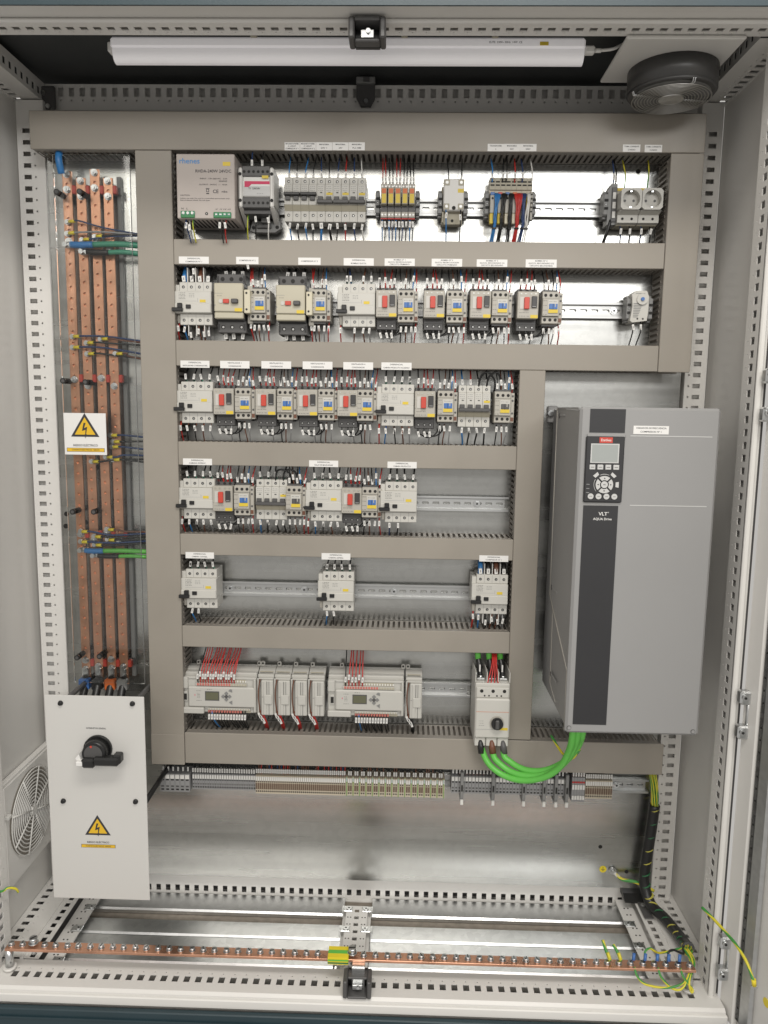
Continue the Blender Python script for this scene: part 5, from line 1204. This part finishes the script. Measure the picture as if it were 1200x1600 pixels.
def fat(px, py, px1, py1, label, col1, col2, r, split, y0=280):
    x, z = at(px, py, y0); x1, z1 = at(px1, py1, y0); xs = x+(x1-x)*split; zs = z+(z1-z)*split
    b = MB(); b.tube([(xs-2, y0-6, zs), ((xs+x1)/2, y0-6, (zs+z1)/2+2), (x1, y0, z1), (x1+16, y0+12, z1)], r, col2, 12, 4); o = b.build('earth_cable'); tag(o, label, 'cable', 'thick green cables bolted to the busbars')
    one('sleeve', o, lambda b: b.tube([(x+12, y0-6, z), ((x+xs)/2, y0-7, (z+zs)/2-1), (xs, y0-6, zs)], r+.9, col1, 12, 3)); one('lug', o, lambda b: (b.box(x-6, x+16, y0-4, y0+6, z-6, z+6, 'zinc', 2), b.cyl((x, y0-4, z), (x, y0-12, z), 6, 'zinc', 6)))
fat(104, 383, 218, 384, 'thick dark green cable with light blue sleeve at the upper busbars', 'bluewire', 'dgreen', 6.5, .38)
fat(129, 394, 218, 397, 'dark green cable with black sleeve below the upper blue sleeved one', 'blackwire', 'dgreen', 5.5, .48)
fat(127, 859, 228, 862, 'thick bright green cable with blue sleeve at the lower busbars', 'bluewire', 'green', 5.5, .36)
fat(147, 867, 228, 870, 'bright green cable with black sleeve below the lower blue sleeved one', 'blackwire', 'green', 4.5, .5, 280)
x, z = at(94, 255, 262); b = MB(); b.tube([(x+2, 262, z-22), (x, 255, z+8), (x-2, 270, z+32)], 7.5, 'bluewire', 12, 4); tag(b.build('blue_cable'), 'short thick light blue cable entering the top duct above the leftmost busbar', 'cable')
# acrylic cover with stand-offs and warning sign
CY = 262
t = thing('acrylic_cover', 'clear acrylic sheet screwed on black stand-offs in front of the busbars', 'cover', (0, CY, 0))
xl = X(92, 600, CY); xr = at(206, 300, CY)[0]
SL, SR = at(86, 330, CY)[0], at(206.5, 400, CY)[0]
one('sheet', t, lambda b: b.box(SL, SR, 0, 3, 560, 1766, 'acrylic'), None)
one('sheet_edge', t, lambda b: (b.box(SR+.05, SR+.9, 0, 3, 560, 1766, 'grey'), b.box(SL-.9, SL-.05, 0, 3, 560, 1766, 'lgrey')))
for i, (px, py) in enumerate(((88, 299.5), (124, 299), (98, 595), (133, 597), (113, 800), (146, 800), (120, 1028), (155, 1026))):
    x, z = at(px, py, CY-6)
    o = MB(); o.cyl((x, CY-6, z), (x, CY-.1, z), 6.5, 'black', 12); o.cyl((x, CY+3.1, z), (x, 324, z), 6.5, 'black', 12); o.cyl((x, CY-6.1, z), (x, CY-6.8, z), 4, 'dgrey', 10)
    o = o.build('stand_off'); tag(o, f"black stand-off rod, {'left' if i % 2 == 0 else 'right'} one of the {['top', 'second', 'third', 'lowest'][i//2]} pair in front of the busbars", 'rod', 'black stand-offs of the acrylic cover')
def warning(parent, cx, cz, y, k):
    """triangle, bolt, words and yellow strip; k = mm per unit (100 units wide)"""
    tri = lambda r, c=(0, 0): [(cx+k*(-r*.866*1.05), cz+k*(12-r*.5)), (cx+k*(r*.866*1.05), cz+k*(12-r*.5)), (cx, cz+k*(12+r))]
    one('triangle_border', parent, lambda b: b.prism(tri(37), y-.35, y, 'ink')); one('triangle_field', parent, lambda b: b.prism(tri(27), y-.6, y-.36, 'sign_yellow'))
    P = [(-1, 26), (5, 26), (1, 16), (9, 18), (5, 2), (7.5, 2.5), (3, -6), (.5, 3), (2.5, 2.5), (3.5, 12), (-6, 9)]
    one('bolt_symbol', parent, lambda b: b.prism([(cx+k*a*.85-1*k, cz+k*(c_+2)) for a, c_ in [(-2, 24), (4, 24), (-1, 12), (8, 15), (4, -3), (6.5, -2), (2, -12), (-1, -3), (1.5, -3.5), (3, 8), (-7, 5)]][::-1], y-.85, y-.61, 'ink'))
    text('RIESGO ELÉCTRICO', 7*k, cx, y-.4, cz-27*k, parent, 'ink', width=58*k)
    one('yellow_strip', parent, lambda b: (b.box(cx-45*k, cx+45*k, y-.3, y, cz-42*k, cz-33*k, 'ink'), b.box(cx-44*k, cx+44*k, y-.5, y-.31, cz-41.2*k, cz-33.8*k, 'sign_yellow')))
    text('CUADROS ELÉCTRICOS  400/230', 4.6*k, cx, y-.7, cz-37.4*k, parent, 'ink', width=66*k)
sx0, sz1 = at(99, 645, CY-3); sx1, sz0 = at(167, 711, CY-3)
t = thing('warning_sign', 'square white electric hazard sign with yellow triangle in front of the copper busbars', 'sign', ((sx0+sx1)/2, CY-2, (sz0+sz1)/2))
W = (sx1-sx0)/2; H = (sz1-sz0)/2
one('plate', t, lambda b: b.box(-W, W, -1, 1, -H, H, 'label')); warning(t, 0, 0, -1.05, W/50)
# white switch panel
t = thing('switch_panel', 'tall white panel with black rotary main switch at the lower left', 'panel', (-568, 100, 351))
one('panel_sheet', t, lambda b: b.box(-113, 107, 0, 3, -240.5, 240.5, 'panel_white', .6))
for px, py in ((94, 1099), (206.5, 1100), (98.5, 1252), (211.5, 1253)):
    x, z = at(px, py, 98)
    one('panel_screw', t, lambda b: b.cyl((x+568, -.1, z-351), (x+568, -5, z-351), 6, 'black', 14, 4.5))
one('panel_leg', t, lambda b: b.cyl((-95, 3.2, 205), (-95, 222, 205), 6, 'dgrey', 10)); one('panel_leg', t, lambda b: b.cyl((66, 3.2, 205), (66, 222, 205), 6, 'dgrey', 10)); one('panel_leg', t, lambda b: b.cyl((96, 3.2, -15), (96, 222, -15), 6, 'black', 10))
kx, kz = at(150, 1174, 90); kx += 568; kz -= 351
text('INTERRUPTOR GENERAL', 5, kx-2, -.3, at(150, 1138, 100)[1]-351, t, 'ink', width=44)
h = one('rotary_handle', t, lambda b: (b.cyl((kx+2, -.2, kz+3), (kx+2, -8, kz+3), 31, 'black', 32), b.cyl((kx+2, -8.1, kz+3), (kx+2, -30, kz+3), 28, 'black', 32, 25), b.cyl((kx+2, -30.1, kz+3), (kx+2, -31, kz+3), 20, 'dgrey', 28)))
one('handle_lever', h, lambda b: (b.box(kx+4, kx+60, -42, -18, kz-20, kz-1, 'black', 4), b.box(kx+46, kx+64, -38, -16, kz-16, kz+5, 'black', 3), b.box(kx-22, kx+8, -42, -20, kz-26, kz-4, 'black', 5)))
one('lock_tab', h, lambda b: (b.box(kx-34, kx-6, -40, -20, kz-22, kz-11, 'label', 2), b.prism([(kx-38, kz-8), (kx-30, kz-20), (kx-22, kz-20), (kx-30, kz+2)], -30, -12, 'label')))
one('indicator_dot', h, lambda b: b.cyl((kx-2, -31.1, kz+20), (kx-2, -32, kz+20), 2.6, 'red', 10))
wx, wz = at(153, 1301, 100); warning(t, wx+568, wz-351, -.05, .86)
# ================================================================== FREQUENCY CONVERTER
x0, x1, z0, z1, yf, yb = 434, 702, 577, 1232, 4, 322
t = thing('frequency_converter', 'large grey frequency converter with control keypad and dark stripe at the right', 'frequency converter', (0, 0, 0))
def f(b): b.box(x0+5, x1-4, 12, yb-30, z0+2, z1-4, 'drive', 3); b.box(x0+16, x1-14, yb-30, yb, z0+30, z1-10, 'drive', 2)
one('chassis', t, f)
def f(b):
    b.prism_x([(yf+4, z1-8), (226, z1-2), (220, 808), (yf+9, 703), (yf+9, z0), (yf+4, z0)], x0+1, x1-1, 'drive')
    b.box(x0, x1, yf-4, yf+12, z0-1, z1, 'drive', 5)
    b.box(x0, x0+2, yf+9, 224, z1-4, z1-1, 'drive')
one('front_cover', t, f)
def seam(b):
    for (a, c_) in (((226, z1-2), (220, 808)), ((220, 808), (yf+9, 703)), ((yf+9, 703), (yf+9, z0))): b.tube([(x0+1.2, a[0], a[1]), (x0+1.2, c_[0], c_[1])], 1.6, 'lgrey', 6, 1)
    b.tube([(x0+5.2, 200, 780), (x0+5.2, 196, 610), (x0+5.2, 130, 590)], 1.2, 'lgrey', 6, 1)
one('cover_seam', t, seam)
F0 = yf-4
def fx(px, py): return at(px, py, F0)
def fbox(name, pxa, pya, pxb, pyb, m_, th=1, bev=0, parent=None):
    a = fx(pxa, pya); b_ = fx(pxb, pyb); return one(name, parent or t, lambda b: b.box(a[0], b_[0], F0-th, F0-.05, b_[1], a[1], m_, bev))
sxl, sxr = fx(921.5, 660)[0], fx(977, 660)[0]
one('dark_stripe', t, lambda b: b.box(sxl, sxr, F0-.8, F0-.05, fx(950, 676)[1], fx(950, 639)[1], 'drive_dark'))
sl2, sr2 = fx(903, 960)[0], fx(956.5, 960)[0]
one('dark_stripe', t, lambda b: b.box(sl2, sr2, F0-.8, F0-.05, fx(921, 1132)[1], fx(940, 790)[1], 'drive_dark'))
one('ridge', t, lambda b: b.box(sxl-4, sxr+2, F0-3, F0-.05, fx(947, 683)[1], fx(947, 678)[1], 'drive', 1))
one('groove', t, lambda b: b.box(fx(985, 681)[0], fx(1113, 683)[0], F0-.5, F0-.05, fx(1050, 682)[1]-.8, fx(1050, 682)[1]+.8, 'key'))
one('groove', t, lambda b: b.box(fx(984, 790)[0], fx(1104, 790)[0], F0-.5, F0-.05, fx(1040, 790.5)[1]-.8, fx(1040, 790.5)[1]+.8, 'key'))
for px, py in ((889, 1137), (1082.5, 1143), ):
    a = fx(px, py); one('cover_screw', t, lambda b: (b.cyl((a[0], F0, a[1]), (a[0], F0-.8, a[1]), 4.6, 'dgrey', 12), b.cyl((a[0], F0-.9, a[1]), (a[0], F0-1.6, a[1]), 3.6, 'drive', 12)))
for yy, zz in ((200, 1213), (205, 830), (170, 640)):
    one('side_screw', t, lambda b: (b.cyl((x0+.8, yy, zz), (x0+.2, yy, zz), 6, 'dgrey', 10), b.box(x0-.3, x0+1, yy-60, yy-6, zz-1, zz+4, 'drive', 1)))
one('mounting_ear', t, lambda b: (b.box(x0-4, x0+20, yb-6, yb, 1195, 1235, 'drive', 3), b.cyl((x0+3, yb-6, 1218), (x0+3, yb-12, 1218), 7, 'zinc', 12)))
# keypad
kl, kr = fx(914.5, 700)[0], fx(975, 700)[0]; kt, kb = fx(945, 681.5)[1], fx(945, 785)[1]
kp = one('keypad', t, lambda b: b.box(kl, kr, F0-5, F0-.05, kb, kt, 'drive_dark', 2.5)); kw = kr-kl; kh = kt-kb; kc = (kl+kr)/2; KY = F0-5
one('logo_badge', kp, lambda b: b.box(kc-.16*kw, kc+.18*kw, KY-.6, KY-.05, kt-.10*kh, kt-.015*kh, 'red'))
tx_ = text('Danfoss', 6.5, kc+.01*kw, KY-.8, kt-.058*kh, kp, 'label', width=.26*kw)
one('screen', kp, lambda b: (b.box(kc-.37*kw, kc+.36*kw, KY-.6, KY-.05, kt-.40*kh, kt-.11*kh, 'key'), b.box(kc-.34*kw, kc+.33*kw, KY-.8, KY-.61, kt-.385*kh, kt-.125*kh, 'lcd')))
for i in range(4):
    xx = kc+(-.31+.205*i)*kw; one('soft_key', kp, lambda b: (b.box(xx-.075*kw, xx+.075*kw, KY-1.6, KY-.05, kt-.50*kh, kt-.425*kh, 'key', .8), b.box(xx-.045*kw, xx+.045*kw, KY-1.75, KY-1.6, kt-.47*kh, kt-.458*kh, 'grey')))
rc = (kc+.02*kw, kt-.725*kh); R1, R2_ = .105*kw, .225*kw
for i in range(4):
    def f(b):
        pts = []
        for j in range(9): a = math.pi/2*i-math.pi/4+.10+(math.pi/2-.2)*j/8; pts.append((rc[0]+R2_*math.cos(a), rc[1]+R2_*math.sin(a)))
        for j in range(5): a = math.pi/2*i+math.pi/4-.18-(math.pi/2-.36)*j/4; pts.append((rc[0]+(R1+1)*math.cos(a), rc[1]+(R1+1)*math.sin(a)))
        b.prism(pts, KY-2, KY-.05, 'key'); a = math.pi/2*i; c = (rc[0]+.17*kw*math.cos(a), rc[1]+.17*kw*math.sin(a)); d_ = (math.cos(a)*1.6, math.sin(a)*1.6); n_ = (-d_[1], d_[0])
        b.prism([(c[0]+d_[0], c[1]+d_[1]), (c[0]-d_[0]+n_[0], c[1]-d_[1]+n_[1]), (c[0]-d_[0]-n_[0], c[1]-d_[1]-n_[1])], KY-2.2, KY-2.01, 'ink')
    one('arrow_key', kp, f)
one('ok_key', kp, lambda b: b.cyl((rc[0], KY-.05, rc[1]), (rc[0], KY-2.2, rc[1]), R1*.85, 'key', 20)); text('OK', 3.6, rc[0], KY-2.4, rc[1], kp)
for ang, nm_ in ((132, 'back_key'), (48, 'cancel_key'), (0, 'info_key')):
    def f(b):
        a = math.radians(ang); c = (rc[0]+.33*kw*math.cos(a), rc[1]+.33*kw*math.sin(a)); u_ = (math.cos(a), math.sin(a)); v_ = (-u_[1], u_[0])
        b.prism([(c[0]+u_[0]*p*3+v_[0]*q*5.6, c[1]+u_[1]*p*3+v_[1]*q*5.6) for p, q in ((1, -1), (1, 1), (-1, .8), (-1, -.8))], KY-1.8, KY-.05, 'key')
    one(nm_, kp, f)
def f(b):
    for a0, a1 in ((64, 116), (150, 222)): b.tube([(rc[0]+.27*kw*math.cos(math.radians(a0+(a1-a0)*j/8)), KY-.5, rc[1]+.27*kw*math.sin(math.radians(a0+(a1-a0)*j/8))) for j in range(9)], .55, 'key', 5, 1)
one('ring_mark', kp, f)
for i in range(4):
    xx = kc+(-.32+.205*i)*kw; one('round_key', kp, lambda b: (b.cyl((xx, KY-.05, kb+.095*kh), (xx, KY-1.8, kb+.095*kh), .076*kw, 'key', 18), b.box(xx-2.6, xx+2.6, KY-1.95, KY-1.8, kb+.095*kh-.5, kb+.095*kh+.5, 'grey')))
one('status_lights', kp, lambda b: [b.box(kl+.06*kw, kl+.14*kw, KY-.4, KY-.05, rc[1]-8*j-.6, rc[1]-8*j+.6, 'greywire') for j in range(3)], kind='stuff')
a = fx(942, 803); text('VLT', 9.5, a[0], F0-1, a[1], t, 'label', width=17); text('®', 3, a[0]+10, F0-1, a[1]+3, t, 'label'); a = fx(941, 811); text('AQUA Drive', 6.6, a[0], F0-1, a[1], t, 'label', width=36)
plate_label(990, 1044.5, 665.5, 678.5, ['VARIADOR DE FRECUENCIA', 'COMPRESOR Nº 1'], 'white name label stuck on the front of the frequency converter', y=F0, size=4.6)
# cable glands below the converter
for px, r, c, nm_ in ((962, 11, 'marker', 'white cable gland under the middle of the frequency converter'), (1003, 17, 'cream', 'large brass cable gland under the right part of the converter')):
    x = X(px, 1150, 60); b = MB(); b.cyl((x, 60, z0+4), (x, 60, z0-9), r, c, 12); b.cyl((x, 60, z0-9.1), (x, 60, z0-14), r*.75, c, 12); tag(b.build('cable_gland'), nm_, 'cable gland')
# three thick green cables from the breaker to the converter
for k in range(3):
    X0 = bx-25+26*k
    pth = [[(759, 1186, 196), (770, 1200, 188), (786, 1211, 176), (806, 1218, 160), (830, 1219, 142), (856, 1212, 122), (876, 1197, 104), (888, 1176, 86), (894, 1154, 66)],
           [(772, 1183, 196), (783, 1195, 188), (797, 1205, 176), (815, 1211, 160), (840, 1212, 142), (866, 1204, 122), (885, 1188, 104), (897, 1168, 86), (902, 1150, 66)],
           [(788, 1182, 196), (797, 1190, 188), (809, 1198, 176), (826, 1204, 160), (850, 1204, 142), (876, 1194, 122), (895, 1178, 104), (906, 1160, 86), (910, 1146, 66)]][k]
    pts = [(X0+1, 205, 462), (X0+2, 203, 452)]+[(at(a_, b_, c_)[0], c_, at(a_, b_, c_)[1]) for a_, b_, c_ in pth]; pts.append((pts[-1][0]+1, 62, 592))
    b = MB(); b.tube(pts, 7.2, 'green', 12, 6); o = b.build('motor_cable'); tag(o, f"thick bright green motor cable, {['outer', 'middle', 'inner'][k]} of the three looping from the breaker to the converter", 'cable', 'three green motor cables')
    one('shrink_sleeve', o, lambda b: b.cyl((X0, 206, 466), (X0+4, 198.5, 436), 7.9, ['blackwire', 'brownwire', 'dgrey'][k], 12))
for k in range(4):
    b = MB(); x = X(925+9*k, 1150, 120); b.tube([(x, 110, 585), (x+6, 150, 560), (x+26, 200, 500), (x+20-8*k, 262, 470)], 2.2, ['brownwire', 'blackwire', 'redwire', 'brownwire'][k], 6, 4); tag(b.build('control_wire'), f"thin {['brown', 'black', 'dark red', 'second brown'][k]} control wire curving down behind the underside of the converter", 'wire', 'control wires under the converter')
b = MB(); b.tube([(X(868, 1158, 150), 200, 482), (X(880, 1160, 150), 150, 462), (X(893, 1155, 120), 110, 470), (X(905, 1148, 100), 90, 500)], 3, 'gywire', 8, 5); tag(b.build('earth_wire'), 'short yellow and green wire left of the green cables under the converter', 'wire')
# ================================================================== EARTH BAR AT THE FLOOR
t = thing('earth_bar', 'long copper earth bar with a row of bolts crossing the whole cabinet floor', 'busbar', (0, 12, 52))
one('copper_strip', t, lambda b: b.box(-745, 733, -13, 13, 0, 6, 'copper_bar', .6))
bm = None
for i in range(60):
    x = -737+24.75*i
    if -50 < x < 2: continue
    bigb = abs(x-5) < 14 or i == 2
    if bm is None:
        b = MB(); b.cyl((0, 0, 6), (0, 0, 7.4), 7, 'zinc', 12); b.cyl((0, 0, 7.5), (0, 0, 13), 5.6, 'zinc', 10); b.box(-5, 5, -.8, .8, 12.6, 13.3, 'hole'); b.cyl((0, 0, -7), (0, 0, -.1), 3.4, 'zinc', 8); bm = b.mesh('bolt')
    o = bpy.data.objects.new('bolt', bm); COL.objects.link(o); o.parent = t; o.location = Vector((x+random.uniform(-1, 1), 0, 0))*S; o.rotation_euler = (0, 0, random.uniform(0, 3))
    if bigb: o.scale = (1.5, 1.5, 1.9)
def f(b):
    for k in range(4): z = 13.5-k*4; b.box(-46, -2, -17+(-.4*k), 17, z-3.9, z, ['yellow', 'dgreen', 'yellow', 'dgreen'][k] if False else 'sleeve_yellow')
    b.box(-46, -2, -18.6, 17, -.5, 2.5, 'greenwire'); b.box(-46.1, -1.9, -5, 5, 13.6, 14.0, 'green'); b.box(-46.1, -1.9, -18.9, -18.3, 6, 9, 'green')
one('striped_sleeve', t, f)
one('support_foot', t, lambda b: (b.box(6, 34, -26, 14, -4, -.2, 'zinc', 1), b.box(6, 34, -29, -26, -52, -.2, 'zinc', 1))); one('support_foot', t, lambda b: (b.cyl((-742, 0, -1), (-742, 0, -50), 9, 'zinc', 10), b.cyl((-742, 0, -44), (-742, 0, -50), 14, 'paint', 10))); one('support_foot', t, lambda b: (b.cyl((724, 0, -1), (724, 0, -50), 9, 'zinc', 10), b.cyl((724, 0, -44), (724, 0, -50), 14, 'paint', 10)))
# earth wires at the right end of the bar
EX = [at(px, 1500, 12)[0] for px in (955, 972, 990, 1008, 1027, 1045, 1062)]
cols = ['gywire', 'gywire', 'gywire', 'gywire', 'gywire', 'gywire', 'gywire']
hx_, hz_ = at(1070, 1478, 60)
for i, x in enumerate(EX):
    b = MB()
    if i < 2: b.tube([(x-2, 12, 64), (x-8, 24, 78), (x-14, 34, 96-10*i)], 3.4, 'gywire', 8, 4)
    elif i % 2 == 0: b.tube([(x, 4, 58), (x+3, -8, 46), (x+20, -16, 38-2*i), ((x+718)/2+8, -18, 34-2*i), (704+2*i, -10, 40), (hx_-4+2*i, 24, 58), (hx_+2*i-6, 60, 62)], 2.4, 'gywire', 8, 5)
    else: b.tube([(x, 16, 66), (x+4, 26, 78), (x+16, 32, 84-i), (x+26, 34, 74), (min(x+44, hx_-8), 44, 62), (hx_-4, 62, 62)], 2.4, 'gywire' if i != 5 else 'blackwire', 8, 5)
    o = b.build('earth_wire'); tag(o, f"yellow and green earth wire on the earth bar, {ORD[i]} from left at its right end", 'wire', 'earth wires bolted to the right end of the earth bar')
    one('lug_sleeve', o, lambda b: b.cyl((x-(2 if i < 2 else 0), 13, 66), (x+(-6 if i < 2 else 3), 20, 78), 3.6, 'gywire' if i < 2 else 'blue', 8))
# the meshed harness on the right
hp = [(713, 300, 376), (722, 296, 330), (727, 292, 270), (722, 292, 200), (716, 292, 130), (712, 288, 70), (722, 262, 28), (742, 215, 22), (752, 160, 24), (752, 112, 34), (745, 75, 52), (735, 52, 58)]
t = MB(); t.tube(hp[2:11], 13, 'blackwire', 12, 6, True); hr = t.build('wire_harness'); tag(hr, 'thick black meshed harness of earth wires running down the right rear corner', 'wire harness')
def f(b):
    P = [Vector(p) for p in hp]
    for k in range(7):
        a = 2*math.pi*k/7; b.tube([tuple(p+Vector((math.cos(a+.5*j)*7, math.sin(a+.5*j)*7, math.sin(a+.5*j)*3))) for j, p in enumerate(P)], 2.4, 'gywire', 6, 3)
one('earth_wires', hr, f, kind='stuff')
def f(b):
    P = [Vector(p) for p in hp[2:11]]
    for i in range(len(P)-1):
        for s_ in (.0, .5):
            p = P[i].lerp(P[i+1], s_+.15); d = (P[i+1]-P[i]).normalized(); q = Vector((-.35, 0, .94)) if abs(d.z) > .6 else Vector((.3, .9, .3))
            q.normalize(); b.cyl(tuple(p-q*1.2), tuple(p+q*1.2), 13.3, 'greenwire' if (i+int(s_*2)) % 2 else 'term_gy', 12)
one('green_bands', hr, f, kind='stuff')
x, z = at(957, 1360, 322); x2, z2 = at(1018, 1392, 290)
b = MB(); b.tube([(x+6, 314, z-4), (x+22, 306, z-14), ((x+x2)/2+8, 300, (z+z2)/2), (x2+6, 290, z2)], 4.2, 'gywire', 10, 5); o = b.build('earth_wire'); tag(o, 'yellow and green earth wire bolted to the lower right of the mounting plate', 'wire')
one('lug', o, lambda b: (b.cyl((x, 324, z), (x, 318, z), 9, 'zinc', 12), b.cyl((x, 318, z), (x, 312, z), 6, 'zinc', 6), b.cyl((x+2, 316, z-2), (x+14, 310, z-10), 4.6, 'marker', 8)))
x, z = at(942, 1358, PY); t = thing('earth_sticker', 'round yellow earth symbol sticker at the lower right of the plate', 'sticker', (x, PY, z))
one('disc', t, lambda b: b.cyl((0, -.05, 0), (0, -.6, 0), 9, 'sleeve_yellow', 20)); one('earth_symbol', t, lambda b: (b.box(-.6, .6, -.8, -.61, 0, 6, 'ink'), b.box(-4.5, 4.5, -.8, -.61, -1, 0, 'ink'), b.box(-3, 3, -.8, -.61, -3, -2.2, 'ink'), b.box(-1.4, 1.4, -.8, -.61, -5, -4.2, 'ink')))
LW = [(1097, 1418, 0), (1115, 1436, -30), (1135, 1458, -66), (1150, 1476, -95), (1165, 1500, -125), (1173, 1520, -142), (1177, 1532, -150)]
b = MB(); b.tube([(at(a_, b_, c_)[0], c_, at(a_, b_, c_)[1]) for a_, b_, c_ in LW], 3.0, 'gywire', 10, 6); o = b.build('earth_wire'); tag(o, 'loose yellow and green earth wire hanging between the cabinet and the open door', 'wire')
x, z = at(1178, 1534, -150); one('lug', o, lambda b: (b.cyl((x-1, -150, z+5), (x+1, -150, z-8), 4.4, 'sleeve_yellow', 10), b.box(x-5, x+8, -152, -148, z-14, z-8, 'zinc', 1)))
dst = thing('earth_sticker', 'small orange yellow sticker low on the inside of the open door', 'sticker', (0, 0, 0)); dst.location = door.location; dst.rotation_euler = door.rotation_euler
one('disc', dst, lambda b: b.cyl((11.9, -124, 92), (11.2, -124, 92), 9, 'sleeve_yellow', 18))
b = MB(); x, z = at(2, 1393, 20); b.tube([(x-40, 30, z-6), (x, 20, z), (x+12, 24, z+6), (x+24, 34, z-2), (x+26, 40, z-14)], 2.6, 'gywire', 8, 5); tag(b.build('earth_wire'), 'yellow and green wire end at the left edge beside the front post', 'wire')
if EXTRA:
    o = EXTRA['joined'].build('joined_wires', kind='stuff'); tag(o, 'remaining short marked wires below and above the devices', 'wires')
for o in scene.objects:
    if 'short' in o: del o['short']
